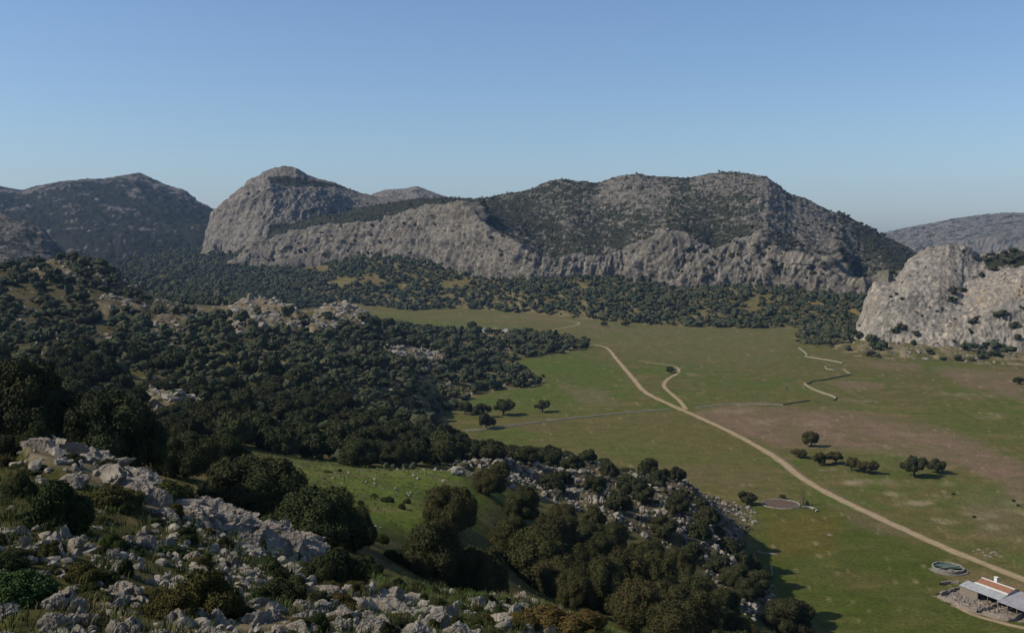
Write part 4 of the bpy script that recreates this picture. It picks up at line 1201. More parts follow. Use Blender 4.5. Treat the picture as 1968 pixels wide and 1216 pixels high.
scatter_stuff('rubble', R_LO, ROCKS[a, :3] - np.c_[0 * a, 0 * a, 0.1 * ROCKS[a, 3]], ROCKS[a, 3], M['rock'], 'broken grey limestone over the spur and meadow', 'rubble', RS.uniform(0, 1, len(a)), RS.uniform(.8, 1.35, len(a)))

# ------------------------------------------------------------------ shrubs and grass of the foreground
def mat_grass(name, cols):
    m, nt, b = new_mat(name)
    at = nnode(nt, 'ShaderNodeAttribute', attribute_name='tint')
    c = mixc(nt, mapr(nt, at.outputs['Fac'], 0, 0.6, 0, 1), cols[0], cols[1])
    c = mixc(nt, mapr(nt, at.outputs['Fac'], 0.6, 1.0, 0, 1), c, cols[2])
    nt.links.new(c, b.inputs['Base Color'])
    b.inputs['Roughness'].default_value = 0.7
    return m
M['grass'] = mat_grass('grass_blades', [(0.042, 0.062, 0.016), (0.062, 0.074, 0.026), (0.150, 0.115, 0.055)])

def tuft(seed, n, h, spread):
    rs = np.random.RandomState(seed)
    v, f = [], []
    for k in range(n):
        a = rs.uniform(0, 6.28); r = spread * rs.uniform(0, 1) ** 0.7
        b = np.array([r * math.cos(a), r * math.sin(a), -0.03])
        out = np.array([math.cos(a), math.sin(a), 0]) * rs.uniform(0.1, 0.7) * h
        w = np.array([-math.sin(a), math.cos(a), 0]) * 0.03 * h * rs.uniform(0.8, 1.6)
        hh = h * rs.uniform(0.55, 1.0)
        m = b + out * 0.35 + np.array([0, 0, hh * 0.65]); t = b + out + np.array([0, 0, hh])
        i = len(v)
        v += [b - w, b + w, m + w * 0.8, m - w * 0.8, t]
        f += [(i, i + 1, i + 2), (i, i + 2, i + 3), (i + 3, i + 2, i + 4)]
    return np.array(v), np.array(f)
T_TUFT = [tuft(500 + k, 13, 1.0, 0.8) for k in range(6)]
n = 8500
d = np.sqrt(RS.uniform(24 ** 2, 68 ** 2, n)); x = (RS.uniform(-60, 1240, n) - 984) / F * d
z, rock, sd, px, py, r = ground_fields(x, d)
pn = fbm(np.stack([x, d, 0 * x], -1) / 5.0 + 13, 3)
k = np.where(RS.uniform(0, 1, n) < np.clip(0.75 + pn - 0.6 * rock, 0, 1))[0]
scatter_stuff('grass_tufts', T_TUFT, np.stack([x, d, z], -1)[k], RS.uniform(0.14, 0.5, len(k)), M['grass'], 'tufts of green and straw coloured grass among the foreground rocks', 'grass', np.clip(0.35 + 0.9 * pn[k] + RS.uniform(-.25, .35, len(k)), 0, 1))
n = 7000
d = np.sqrt(RS.uniform(68 ** 2, 215 ** 2, n)); x = (RS.uniform(280, 1450, n) - 984) / F * d
z, rock, sd, px, py, r = ground_fields(x, d)
pn = fbm(np.stack([x, d, 0 * x], -1) / 14.0 + 13, 3)
k = np.where((sd > 2) & (RS.uniform(0, 1, n) < np.clip(0.6 + pn - 0.6 * rock, 0, 1)))[0]
T_TUFT2 = [tuft(520 + q, 5, 1.0, 0.6) for q in range(4)]
scatter_stuff('grass_tufts', T_TUFT2, np.stack([x, d, z], -1)[k], RS.uniform(0.3, 0.85, len(k)), M['grass'], 'rough green grass on the meadow and slopes below the foreground', 'grass', np.clip(0.2 + 0.6 * pn[k] + RS.uniform(-.2, .35, len(k)), 0, 1))

M['shrub'] = mat_leaf('shrub_leaves', [(0.022, 0.031, 0.011), (0.050, 0.062, 0.023), (0.055, 0.044, 0.021)])
SHRUB = []
for k in range(4):
    sm, L = crown_mesh('shrub_foliage', 700 + 13 * k, 2.4, 1.6, 0.02, 30, 8000, 0.042, rmin=0.22, rmax=0.42)
    mb = MB()
    for c, r in L[:14]:
        mb.add(*tube([(c[0] * 0.15, c[1] * 0.15, -0.2), c * 0.6, c], [0.04, 0.025, 0.008], 5))
    st = mb.build('shrub_stems', True)
    sm.materials.append(M['shrub']); st.materials.append(M['bark'])
    SHRUB.append((sm, st))
def shrub(px, d, w, h, label, tint, group=None, sink=0.12):
    p = ground_at(px, d); p[2] -= sink
    o = empty('shrub', p, rnd.uniform(0, 6.28), label, 'shrub', group)
    o.scale = (w / 2.4, w / 2.4, h / 1.6)
    sm, st = SHRUB[rnd.randrange(len(SHRUB))]
    c = obj('foliage', sm, parent=o); c.color = (*tint, 1)
    obj('stems', st, parent=o)
DK, OL, BN = (0.85, 0.95, 0.9), (1.2, 1.15, 0.9), (2.0, 1.35, 1.0)
for a in [
    (115, 40, 2.7, 2.2, 'round dark green shrub among the boulders at left', DK), (40, 46, 1.6, 1.2, 'small dark shrub left of the round dark green shrub', DK),
    (30, 29, 2.2, 1.3, 'bright green leafy clump in the bottom left corner', (1.0, 1.5, 1.2)), (215, 48, 3.2, 1.2, 'low brownish heath shrub under the rock crest', (1.5, 1.1, 0.95)),
    (325, 53, 2.6, 1.5, 'olive green shrub growing against the rock crest', OL), (215, 39, 1.0, 0.7, 'small fresh green bush right of the round dark shrub', (1.2, 1.6, 1.0)),
    (395, 32, 2.3, 1.7, 'olive brown shrub at the bottom, left of centre', (1.4, 1.2, 0.85)), (330, 30, 1.6, 1.1, 'low olive brown shrub at the bottom edge beside a larger one', (1.4, 1.2, 0.85)),
    (545, 37, 1.7, 1.2, 'small dark shrub at the lower end of the stony slope', DK), (650, 49, 3.0, 2.2, 'large dark shrub under the broad oak by the stony hollow', DK), (618, 47, 2.0, 1.5, 'dark shrub on the left side of the large dark one', DK),
    (1062, 51, 3.8, 1.5, 'wide dry brown shrub at the bottom, right of the stone heap', BN), (1120, 56, 2.6, 1.3, 'dry brown shrub on the right shoulder of the foreground rise', BN), (1000, 47, 2.2, 1.0, 'low dry brown shrub at the bottom edge', BN),
    (10, 56, 2.4, 1.5, 'dark shrub at the left edge below the big oaks', DK), (70, 57, 2.2, 1.6, 'shrub at the upper end of the rock crest', DK), (760, 92, 2.4, 1.4, 'dark rounded bush in the stony hollow', DK), (730, 104, 2.0, 1.2, 'small rounded bush above the stony hollow', OL),
    (840, 50, 1.5, 0.7, 'low green bush on the grassy foreground rise', OL), (745, 135, 2.0, 1.0, 'small dark bush on the open meadow', DK), (700, 68, 2.6, 1.6, 'dark bush between the broad oak and the grassy rise', DK)]:
    shrub(*a)
for k in range(210):
    d = rnd.uniform(30, 62)
    shrub(rnd.uniform(-30, 1100), d, rnd.uniform(0.4, 1.5), rnd.uniform(0.25, 0.8), 'low scrubby bush among the stones of the foreground', rnd.choice([DK, DK, OL, (1.5, 1.15, 0.9)]), 'low bushes among the foreground stones')

for k in range(16):
    d = rnd.uniform(95, 195)
    shrub(rnd.uniform(620, 930), d, rnd.uniform(0.7, 1.9), rnd.uniform(0.4, 1.0), 'small scattered bush on the bright meadow slope', rnd.choice([DK, OL, (1.3, 1.15, 0.9)]), 'small bushes scattered on the bright meadow')

# ------------------------------------------------------------------ tracks, walls and banks on the pasture
def densify(pts, step=2.0):
    pts = np.asarray(pts, float)
    # smooth with Catmull-Rom
    out = []
    n = len(pts)
    for k in range(n - 1):
        p0, p1, p2, p3 = pts[max(k - 1, 0)], pts[k], pts[k + 1], pts[min(k + 2, n - 1)]
        m = max(2, int(np.linalg.norm(p2 - p1) / step))
        for t in np.arange(m) / m:
            out.append(0.5 * ((2 * p1) + (-p0 + p2) * t + (2 * p0 - 5 * p1 + 4 * p2 - p3) * t * t + (-p0 + 3 * p1 - 3 * p2 + p3) * t ** 3))
    out.append(pts[-1])
    return np.array(out)

def strip(name, pxs, width, z, mat, label, seed, kind='structure', wob=0.6):
    p = np.array(pxs, float)
    L = densify(plainpt(p[:, 0], p[:, 1])[:, :2], 2.0)
    t = np.gradient(L, axis=0); t /= np.linalg.norm(t, axis=1)[:, None]
    nrm = np.stack([-t[:, 1], t[:, 0]], -1)
    k = np.arange(len(L))
    w = np.interp(k / (len(L) - 1), np.linspace(0, 1, len(width)), width)
    nn = [1 + wob * fbm(np.stack([k * 0.21, 0 * k + seed * 9 + q * 5, 0 * k], -1), 3) for q in (0, 1)]
    V = []
    offs = np.linspace(-0.5, 0.5, 7)
    for o in offs:
        ww = w * (nn[0] if o < 0 else nn[1])
        q = L + nrm * (ww * o)[:, None]
        V.append(np.c_[q, z + 0.03 * (1 - (2 * o) ** 2) * np.ones(len(q))])
    V = np.stack(V, 1)
    me = mesh_np(name, V.reshape(-1, 3), grid_faces(len(L), len(offs)), True)
    cross = np.tile(offs[None] * 2, (len(L), 1)).ravel()
    set_float(me, 'cross', cross)
    return obj(name, me, mat, kind=kind, label=label)

def mat_track(name, a, b, g):
    m, nt, bs = new_mat(name)
    nz = noise_tex(nt, 0.35, 7.0, 0.7)
    n2 = noise_tex(nt, 1.7, 5.0, 0.6)
    at = nnode(nt, 'ShaderNodeAttribute', attribute_name='cross')
    ab = nt.nodes.new('ShaderNodeMath'); ab.operation = 'ABSOLUTE'; nt.links.new(at.outputs['Fac'], ab.inputs[0])
    c = mixc(nt, mapr(nt, nz, 0.35, 0.65, 0, 1), a, b)
    ad = nt.nodes.new('ShaderNodeMath'); ad.operation = 'ADD'; nt.links.new(ab.outputs[0], ad.inputs[0]); nt.links.new(n2, ad.inputs[1])
    c = mixc(nt, mapr(nt, ad.outputs[0], 1.0, 1.4, 0, 0.95), c, g)                        # grass creeping in from the verges
    c = mixc(nt, mapr(nt, ad.outputs[0], 0.35, 0.6, 0.35, 0), c, g)                        # strip between the wheel ruts
    nt.links.new(c, bs.inputs['Base Color'])
    bump(nt, bs, n2, 0.4, 0.08)
    return m
M['track2'] = mat_track('dirt_track', (0.25, 0.18, 0.098), (0.34, 0.26, 0.155), (0.12, 0.095, 0.045))
strip('dirt_track', [(1110, 659), (1130, 660), (1165, 668), (1185, 690), (1215, 725), (1240, 753), (1290, 778), (1340, 800), (1400, 828), (1460, 860), (1500, 885), (1540, 917), (1600, 952), (1680, 990), (1760, 1027), (1840, 1062), (1910, 1090), (1968, 1113), (2100, 1165), (2300, 1250)], [3.2, 4.0, 4.6, 4.8, 4.6], 0.012, M['track2'], 'long pale dirt track running across the pasture to the lower right', 1)
strip('side_track', [(1318, 786), (1306, 770), (1281, 748), (1276, 738), (1285, 727), (1303, 716), (1301, 706), (1275, 700), (1228, 693)], [3.4, 3.2, 3.0, 1.6], 0.008, M['track2'], 'narrow side track curling off the main track', 2)
strip('far_track', [(1030, 641), (1070, 632), (1106, 625), (1112, 620), (1092, 616), (1050, 613)], [2.2, 2.8, 1.8], 0.008, M['track2'], 'faint track in the far pasture', 3)
strip('farm_lane', [(1838, 1164), (1870, 1180), (1920, 1195), (1968, 1206), (2100, 1228)], [1.6, 2.6, 3.2], 0.008, M['track2'], 'earth lane below the farmyard', 4)
M['spur_soil'] = mat_track('reddish_soil', (0.115, 0.08, 0.042), (0.145, 0.105, 0.056), (0.08, 0.082, 0.03))
strip('track_verge', [(1478, 862), (1515, 888), (1552, 918), (1600, 944), (1640, 965), (1700, 992)], [1.2, 2.4, 1.6, 1.0], 0.006, M['spur_soil'], 'reddish worn verge beside the dirt track', 5, wob=0.8)

def ridge_wall(name, pts, h, w, mat, label, cat, group=None, seed=0, rough=0.25, step=0.9):
    """continuous low wall or bank with an uneven top, following a polyline on the ground (world xy)"""
    L = densify(pts, step)
    t = np.gradient(L, axis=0); t /= np.linalg.norm(t, axis=1)[:, None] + 1e-9
    nrm = np.stack([-t[:, 1], t[:, 0]], -1)
    k = np.arange(len(L)) * 1.0
    prof = [(-0.62, -0.15), (-0.5, 0.55), (-0.32, 0.98), (0.32, 1.0), (0.5, 0.55), (0.62, -0.15)]
    V = []
    for j, (o, zz) in enumerate(prof):
        n1 = fbm(np.stack([k * 0.9, 0 * k + j * 7.7, 0 * k + seed], -1), 3)
        n2 = fbm(np.stack([k * 0.7, 0 * k + j * 3.1 + 40, 0 * k + seed], -1), 3)
        V.append(np.c_[L + nrm * (w * (o + rough * n1))[:, None], h * zz * (1 + 2 * rough * n2)])
    V = np.stack(V, 1)
    me = mesh_np(name, V.reshape(-1, 3), grid_faces(len(L), len(prof)))
    return obj(name, me, mat, label=label, cat=cat, group=group)
M['pale_stone'] = mat_plain('pale_stone', (0.15, 0.135, 0.105), (0.23, 0.205, 0.165), 1.5, 0.7, 0.1)
M['wall'] = mat_plain('dry_stone', (0.14, 0.13, 0.11), (0.30, 0.28, 0.24), 1.6, 0.9, 0.15)
M['bank'] = mat_plain('pale_bank', (0.17, 0.145, 0.092), (0.24, 0.205, 0.14), 0.8, 0.5, 0.1)
M['earth_shade_bank'] = mat_plain('earth_bank', (0.07, 0.07, 0.04), (0.12, 0.11, 0.06), 0.8, 0.5, 0.1)  # dark earth; on the dark stream bank this tone is painted shade
def pw(pxs):
    p = np.array(pxs, float)
    return plainpt(p[:, 0], p[:, 1])[:, :2]
ridge_wall('dry_stone_wall', pw([(944, 823), (1000, 816), (1100, 804), (1185, 795), (1286, 787)]), 0.5, 1.3, M['pale_stone'], 'long low dry stone wall from the wood to the track', 'wall', seed=1)
ridge_wall('dry_stone_wall', pw([(895, 827), (925, 826), (944, 823)]), 0.5, 1.6, M['pale_stone'], 'short end of stone wall beside the rubble at the wood', 'wall', seed=9)
ridge_wall('dry_stone_wall', pw([(1334, 783), (1380, 779), (1440, 776), (1505, 778)]), 0.4, 1.2, M['pale_stone'], 'faint low stone wall crossing the pasture right of the track', 'wall', seed=2)
ridge_wall('earth_bank', pw([(1505, 778), (1530, 774), (1556, 770)]), 0.7, 0.9, M['earth_shade_bank'], 'short dark earth bank at the end of the faint wall', 'bank', seed=3)
ridge_wall('stream_bank', pw([(1536, 669), (1545, 676), (1552, 683)]), 0.8, 1.1, M['bank'], 'short pale stream bank nearest the wood', 'bank', seed=4)
ridge_wall('stream_bank', pw([(1547, 685), (1570, 689), (1600, 694), (1620, 698)]), 0.8, 1.1, M['bank'], 'long straight pale stream bank, second from the wood', 'bank', seed=5)
ridge_wall('stream_bank', pw([(1586, 704), (1589, 709), (1600, 711), (1622, 711), (1627, 715), (1635, 718)]), 0.7, 1.0, M['bank'], 'hooked pale stream bank in the middle of the bends', 'bank', seed=6)
ridge_wall('stream_bank', pw([(1634, 721), (1610, 725), (1585, 730), (1562, 733), (1552, 738)]), 0.8, 1.2, M['earth_shade_bank'], 'shaded dark stream bank between the pale bends', 'bank', seed=7)  # darker material than its neighbours: the bank's shade put into the colour
ridge_wall('stream_bank', pw([(1546, 738), (1560, 747), (1580, 755), (1598, 761), (1605, 765), (1604, 769)]), 0.9, 1.2, M['bank'], 'longest pale stream bank curving at its lower end', 'bank', seed=8)

def boulder_at(px, py, w, hfac, label, group=None, mat=None, name='boulder', cat='boulder', z=None):
    p = plainpt(px, py) if z is None else ground_at(px, z)
    d = p[1]
    s = w * d / F
    me = R_ME[rnd.randrange(len(R_ME))]
    o = obj(name, me, loc=(p[0], p[1], p[2] - 0.1 * s), label=label, cat=cat, group=group)
    o.rotation_euler = (0, 0, rnd.uniform(0, 6.28))
    o.scale = (s, s * 0.8, s * hfac)
    return o
boulder_at(1511, 747, 5, 0.9, 'white boulder on the pasture left of the longest stream bank')
boulder_at(1545, 745, 4, 0.9, 'small white boulder at the upper tip of the longest stream bank')
for (a, b, w) in [(1881, 1056, 9), (1890, 1061, 8), (1899, 1056, 11), (1905, 1062, 10), (1895, 1067, 9), (1904, 1069, 8), (1912, 1061, 9), (1924, 1069, 7), (1871, 1058, 5), (1917, 1064, 7)]:
    boulder_at(a, b, w, 0.35, 'flat pale stone in the scatter of stones beyond the track', 'flat pale stones beyond the track')
boulder_at(1455, 1002, 5, 0.8, 'small pale stone by the foot of the spur')
boulder_at(1594, 1027, 9, 0.35, 'lone flat pale stone on the green field below the pond')
boulder_at(1517, 1175, 26, 0.55, 'pale boulder showing between the oaks at the foot of the spur', z=188)
for (a, b) in ((1872, 994), (1948, 963), (1957, 972), (1832, 950)):
    p = plainpt(a, b)
    o = empty('shrub', p, rnd.uniform(0, 6), {1872: 'tiny dark bush on the pale stony patch of the pasture', 1948: 'tiny dark bush at the right edge, the upper one of two', 1957: 'tiny dark bush at the right edge, the lower one of two', 1832: 'tiny dark bush at the end of the pale patches'}[a], 'shrub')
    o.scale = (0.6, 0.6, 0.55)
    sm, st = SHRUB[0]
    obj('foliage', sm, parent=o); obj('stems', st, parent=o)

# ------------------------------------------------------------------ the reddish pond with its rim and the leafless tree
def ellipse_ring(cx, cy, rx, ry, n, a0=0.0, a1=6.2832):
    t = np.linspace(a0, a1, n)
    return np.stack([cx + rx * np.cos(t), cy + ry * np.sin(t)], -1)
pc = plainpt(1500, 968)
pond = empty('pond', (pc[0], pc[1], 0), 0, 'shallow pond with reddish mud and a pale stone rim', 'pond')
t = np.linspace(0, 2 * np.pi, 40, endpoint=False)
wob = 1 + 0.08 * np.sin(3 * t + 1) + 0.05 * np.sin(5 * t)
def disc(rx, ry, z, rings=6):
    v = [(0, 0, z)]; f = []
    for q in range(1, rings + 1):
        for k in range(40):
            v.append((rx * wob[k] * math.cos(t[k]) * q / rings, ry * wob[k] * math.sin(t[k]) * q / rings, z))
    tri = [(0, 1 + k, 1 + (k + 1) % 40) for k in range(40)]
    quad = [(1 + (q - 1) * 40 + k, 1 + q * 40 + k, 1 + q * 40 + (k + 1) % 40, 1 + (q - 1) * 40 + (k + 1) % 40) for q in range(1, rings) for k in range(40)]
    return mesh_np('disc', np.array(v), [np.array(tri), np.array(quad)])
M['mud'] = mat_plain('red_mud', (0.085, 0.055, 0.036), (0.125, 0.085, 0.058), 0.5, 0.2, 0.03, 0.55)
obj('mud', disc(6.6, 6.4, 0.02), M['mud'], pond)
rng = ellipse_ring(0, 0, 6.9, 6.7, 60)
def closed_rim(name, ring, h, w, seed):
    k = np.arange(len(ring))
    c = ring.mean(0); nr = ring - c; nr /= np.linalg.norm(nr, axis=1)[:, None]
    V = []
    for j, (o, zz) in enumerate([(-0.5, -0.1), (-0.35, 0.8), (0.3, 1.0), (0.55, -0.1)]):
        n1 = RS.uniform(-1, 1, len(ring)); n1[-1] = n1[0]
        n2 = RS.uniform(-1, 1, len(ring)); n2[-1] = n2[0]
        V.append(np.c_[ring + nr * (w * (o + 0.12 * n1))[:, None], h * zz * (1 + 0.3 * n2)])
    return mesh_np(name, np.stack(V, 1).reshape(-1, 3), grid_faces(len(ring), 4))
obj('stone_rim', closed_rim('stone_rim', rng, 0.22, 0.5, 1), M['wall'], pond)
def bare_tree(px, py, h, stems, label, seed):
    rs = np.random.RandomState(seed)
    p = plainpt(px, py)
    o = empty('bare_tree', p, 0, label, 'tree')
    for k in range(stems):
        mb = MB()
        b = np.array([rs.uniform(-.9, .9), rs.uniform(-.6, .6), -0.1]); hh = h * rs.uniform(0.75, 1.0)
        lean = rs.uniform(-.5, .5, 2)
        path = [b + np.array([lean[0] * q, lean[1] * q, hh * q]) for q in (0, .3, .6, 1)]
        mb.add(*tube(path, [0.13, 0.10, 0.07, 0.02], 6))
        for q in np.linspace(0.3, 0.95, 12):
            a = rs.uniform(0, 6.28); s0 = b + np.array([lean[0] * q, lean[1] * q, hh * q])
            e = s0 + np.array([math.cos(a) * 0.8, math.sin(a) * 0.8, 1.2]) * rs.uniform(.5, 1.1)
            mb.add(*tube([s0, (s0 + e) / 2 + (0, 0, 0.1), e], [0.035, 0.025, 0.008], 4))
        obj('stem', mb.build('stem', True), M['bark2'], o)
M['bark2'] = mat_plain('brown_bark', (0.12, 0.085, 0.055), (0.20, 0.15, 0.10), 4.0, 0.4, 0.02)
bare_tree(1541, 971, 8.5, 4, 'slender leafless brown tree standing at the right end of the pond', 3)
p = plainpt(1551, 971)
for (a, b, w, h, lab) in ((1551, 972, 1.8, 2.2, 'dark bush at the foot of the leafless tree'), (1566, 980, 1.4, 0.8, 'small bush right of the leafless tree by the stones')):
    p = plainpt(a, b)
    o = empty('shrub', p, 1.0, lab, 'shrub'); o.scale = (w / 2.4, w / 2.4, h / 1.6)
    obj('foliage', SHRUB[1][0], parent=o); obj('stems', SHRUB[1][1], parent=o)
ridge_wall('dry_stone_wall', pw([(1540, 976), (1555, 975), (1566, 979), (1570, 983)]), 0.6, 0.7, M['wall'], 'short broken stone wall right of the pond', 'wall', seed=12)
ridge_wall('dry_stone_wall', pw([(1482, 1090), (1484, 1104), (1478, 1118), (1486, 1130)]), 0.5, 0.5, M['pale_stone'], 'crooked line of pale stones below the spur', 'wall', seed=13)
ridge_wall('dry_stone_wall', pw([(1455, 1060), (1475, 1064), (1494, 1065)]), 0.4, 0.5, M['pale_stone'], 'short line of pale stones under the oaks of the spur', 'wall', seed=14)

# ------------------------------------------------------------------ round stone cistern by the track
cc = plainpt(1822, 1094)
ci = empty('cistern', (cc[0], cc[1], 0), 0, 'round stone cistern with greenish water beside the track', 'cistern')
def ring_wall(rx, ry, h, w, a0, a1, n):
    tt = np.linspace(a0, a1, n)
    V = []
    for (o, zz) in ((-w / 2, 0), (-w / 2, h), (w / 2, h), (w / 2, 0)):
        V.append(np.stack([(rx + o) * np.cos(tt), (ry + o) * np.sin(tt), zz * (1 + 0.10 * RS.uniform(-1, 1, n)) + 0 * tt], -1))
    return mesh_np('ring', np.stack(V, 1).reshape(-1, 3), grid_faces(n, 4))
obj('outer_wall', ring_wall(4.3, 4.6, 1.0, 0.5, 0, 2 * np.pi, 48), M['pale_stone'], ci)
obj('kerb', ring_wall(5.2, 5.6, 0.25, 0.7, 3.0, 6.5, 36), M['pale_stone'], ci)
wm, wnt, wb = new_mat('green_water')
wb.inputs['Base Color'].default_value = (0.07, 0.11, 0.075, 1)
wb.inputs['Roughness'].default_value = 0.25
def sector(r0, a0, a1, z):
    tt = np.linspace(a0, a1, 24)
    v = [(0, 0, z)] + [(r0 * math.cos(q), r0 * math.sin(q), z) for q in tt]
    return mesh_np('sector', np.array(v), np.array([(0, k, k + 1) for k in range(1, 24)]))
obj('water', sector(4.05, -0.2, 2.6, 0.6), wm, ci)
obj('floor', sector(4.05, 2.6, 6.09, 0.05), M['wall'], ci)
v, f = box(-4, 4, -0.2, 0.2, 0, 0.85)
v = v @ np.array([[math.cos(.3), math.sin(.3), 0], [-math.sin(.3), math.cos(.3), 0], [0, 0, 1]])
obj('cross_wall', mesh_np('cross_wall', v, f), M['wall'], ci)
v, f = box(-0.6, 0.6, -2.6, -1.6, 0.02, 0.7)
obj('trough', mesh_np('trough', v, f), M['pale_stone'], ci)

# ------------------------------------------------------------------ farm at the lower right
M['white'] = mat_plain('whitewash', (0.54, 0.52, 0.48), (0.66, 0.64, 0.60), 2.0, 0.3, 0.03)
M['tile'] = mat_plain('clay_tile', (0.21, 0.095, 0.05), (0.32, 0.17, 0.10), 2.5, 0.3, 0.03)
M['sheet'] = mat_plain('fibre_sheet', (0.25, 0.25, 0.24), (0.36, 0.36, 0.345), 0.8, 0.2, 0.02, 0.6)
M['sheet2'] = mat_plain('grey_sheet', (0.22, 0.205, 0.205), (0.33, 0.31, 0.31), 0.8, 0.2, 0.02, 0.6)
M['stonewall'] = mat_plain('rubble_stone', (0.15, 0.118, 0.09), (0.25, 0.212, 0.17), 2.2, 0.8, 0.12)
M['dark'] = mat_plain('dark_opening', (0.012, 0.011, 0.010), (0.02, 0.018, 0.016), 1.0, 0.0)  # near black; also paints the shade under the lean-to and in the shed
ra, rb = plainpt(1888, 1110, 4.4), plainpt(1950, 1132, 4.4)
ax = (rb - ra)[:2]; Lr = float(np.linalg.norm(ax)); ax = ax / Lr
rot = math.atan2(ax[1], ax[0])
farm = empty('farmhouse', (ra[0], ra[1], 0), rot, 'farmhouse with brown tiled roof, white chimney and grey lean-to roof', 'house')
# local frame: x along the ridge, -y towards us
def corr_sheet(name, x0, x1, ya, za, yb, zb, pitch, depth, mat, parent, th=0.05):
    n = int((x1 - x0) / pitch * 4) + 1
    xs = np.linspace(x0, x1, n)
    w = depth * np.sin(np.arange(n) * math.pi / 2)
    V = []
    for (yy, zz) in ((ya, za), ((ya + yb) / 2, (za + zb) / 2 + 0.015), (yb, zb)):
        V.append(np.stack([xs, np.full(n, yy), zz + w], -1))
    V2 = [q - np.array([0, 0, th]) for q in V]
    A = np.stack(V, 0).reshape(-1, 3); B = np.stack(V2, 0).reshape(-1, 3)
    f = grid_faces(3, n)
    m = 3 * n
    edge = [(k, k + 1, m + k + 1, m + k) for k in range(n - 1)] + [(2 * n + k + 1, 2 * n + k, m + 2 * n + k, m + 2 * n + k + 1) for k in range(n - 1)]
    me = mesh_np(name, np.concatenate([A, B]), [np.concatenate([f, f[:, ::-1] + m, np.array(edge)])])
    return obj(name, me, mat, parent)
def part(name, bx, mat, parent):
    return obj(name, mesh_np(name, *bx), mat, parent)
def gable(x, y0, y1, z0, ze, zr, yr, th):
    v = []
    for xx in (x, x + th):
        v += [(xx, y0, z0), (xx, y1, z0), (xx, y1, ze), (xx, yr, zr), (xx, y0, ze)]
    f5 = np.array([(0, 1, 2, 3, 4), (9, 8, 7, 6, 5)])
    f4 = np.array([(k, k + 5, (k + 1) % 5 + 5, (k + 1) % 5) for k in range(5)])
    return mesh_np('gable', np.array(v, float), [f5, f4])
part('front_wall', box(0.1, Lr - 0.1, -2.35, -2.05, 0, 3.45), M['white'], farm)
part('back_wall', box(0.1, Lr - 0.1, 2.05, 2.35, 0, 3.45), M['white'], farm)
obj('gable_wall', gable(0.05, -2.34, 2.34, 0, 3.42, 4.3, 0, 0.3), M['white'], farm)
obj('gable_wall', gable(Lr - 0.35, -2.34, 2.34, 0, 3.42, 4.3, 0, 0.3), M['white'], farm)
rf = corr_sheet('tiled_roof', -0.15, Lr + 0.1, 0.0, 4.45, -2.3, 3.62, 0.42, 0.05, M['tile'], farm, 0.08)
corr_sheet('tiled_roof', -0.15, Lr + 0.1, 0.0, 4.45, 2.5, 3.55, 0.42, 0.05, M['tile'], farm, 0.08)
part('ridge_cap', box(-0.2, Lr + 0.15, -0.16, 0.16, 4.42, 4.58), M['white'], rf)
part('eave_band', box(-0.15, Lr + 0.1, -2.9, -2.32, 3.40, 3.60), M['white'], farm)
ch_ = part('chimney', box(3.6, 4.5, 0.25, 1.0, 3.6, 5.7), M['white'], farm)
part('chimney_cap', box(3.5, 4.6, 0.15, 1.1, 5.702, 5.86), M['white'], ch_)
lean = corr_sheet('lean_to_roof', -2.6, Lr + 0.3, -2.76, 3.38, -6.2, 2.45, 0.5, 0.05, M['sheet'], farm)
part('lean_to_wall', box(-2.4, -2.1, -5.9, -2.5, 0, 2.5), M['stonewall'], farm)
part('lean_to_wall', box(-2.1, 3.4, -5.9, -5.6, 0, 2.4), M['stonewall'], farm)
part('shade_panel', box(3.4, Lr, -3.1, -2.8, 0, 3.2), M['dark'], farm)  # added near-black sheet painting the shade under the lean-to roof
for q in (3.6, 6.8, 10.0, Lr - 0.3):
    part('post', box(q - 0.1, q + 0.1, -5.95, -5.75, 0, 2.45), M['bark2'], farm)
shed = empty('shed', (ra[0] + ax[0] * (Lr + 0.6) + 0.0, ra[1] + ax[1] * (Lr + 0.6), 0), rot, 'open shed with purple grey sheet roof at the right edge beside the farmhouse', 'shed')
corr_sheet('roof', 0.0, 9.0, 1.5, 3.9, -7.6, 2.55, 0.5, 0.05, M['sheet2'], shed)
part('back_wall', box(0.2, 8.8, 1.1, 1.4, 0, 3.7), M['stonewall'], shed)
part('inside', box(0.3, 8.7, -2.6, -2.3, 0, 2.9), M['dark'], shed)  # dark sheet painted in for the unlit depth of the shed
for q in (0.3, 3.2, 6.1, 8.7):
    part('post', box(q - 0.1, q + 0.1, -7.4, -7.2, 0, 2.5), M['bark2'], shed)
# yard: broken walls and rubble round brown earth
YD = [([(1803, 1146), (1830, 1137), (1858, 1130)], 'ruined yard wall running up to the grey lean-to roof', 1.0), ([(1803, 1148), (1830, 1158), (1855, 1170), (1878, 1176)], 'long outer wall of the ruined yard', 0.9), ([(1878, 1176), (1893, 1172), (1915, 1165), (1934, 1160)], 'inner cross wall of the ruined yard', 0.9),
      ([(1890, 1180), (1920, 1190), (1945, 1193), (1964, 1182)], 'curved wall of the lower brown pen', 1.0), ([(1934, 1160), (1950, 1168), (1968, 1172), (2000, 1180)], 'stone wall in front of the open shed', 1.2), ([(1808, 1124), (1825, 1120), (1842, 1121)], 'short mound of pale stones above the ruined yard', 0.8)]
for k, (pts, lab, hh) in enumerate(YD):
    ridge_wall('yard_wall', pw(pts), hh, 0.8, M['stonewall'], lab, 'wall', seed=30 + k, rough=0.4)
yp = np.array([(1798, 1146), (1830, 1134), (1862, 1124), (1900, 1140), (1950, 1150), (2040, 1180), (2040, 1205), (1968, 1196), (1925, 1192), (1885, 1180), (1850, 1170)], float)
yw = plainpt(yp[:, 0], yp[:, 1])[:, :2]
yc = yw.mean(0)
yr = densify(np.concatenate([yw, yw[:1]]), 1.0)[:-1]
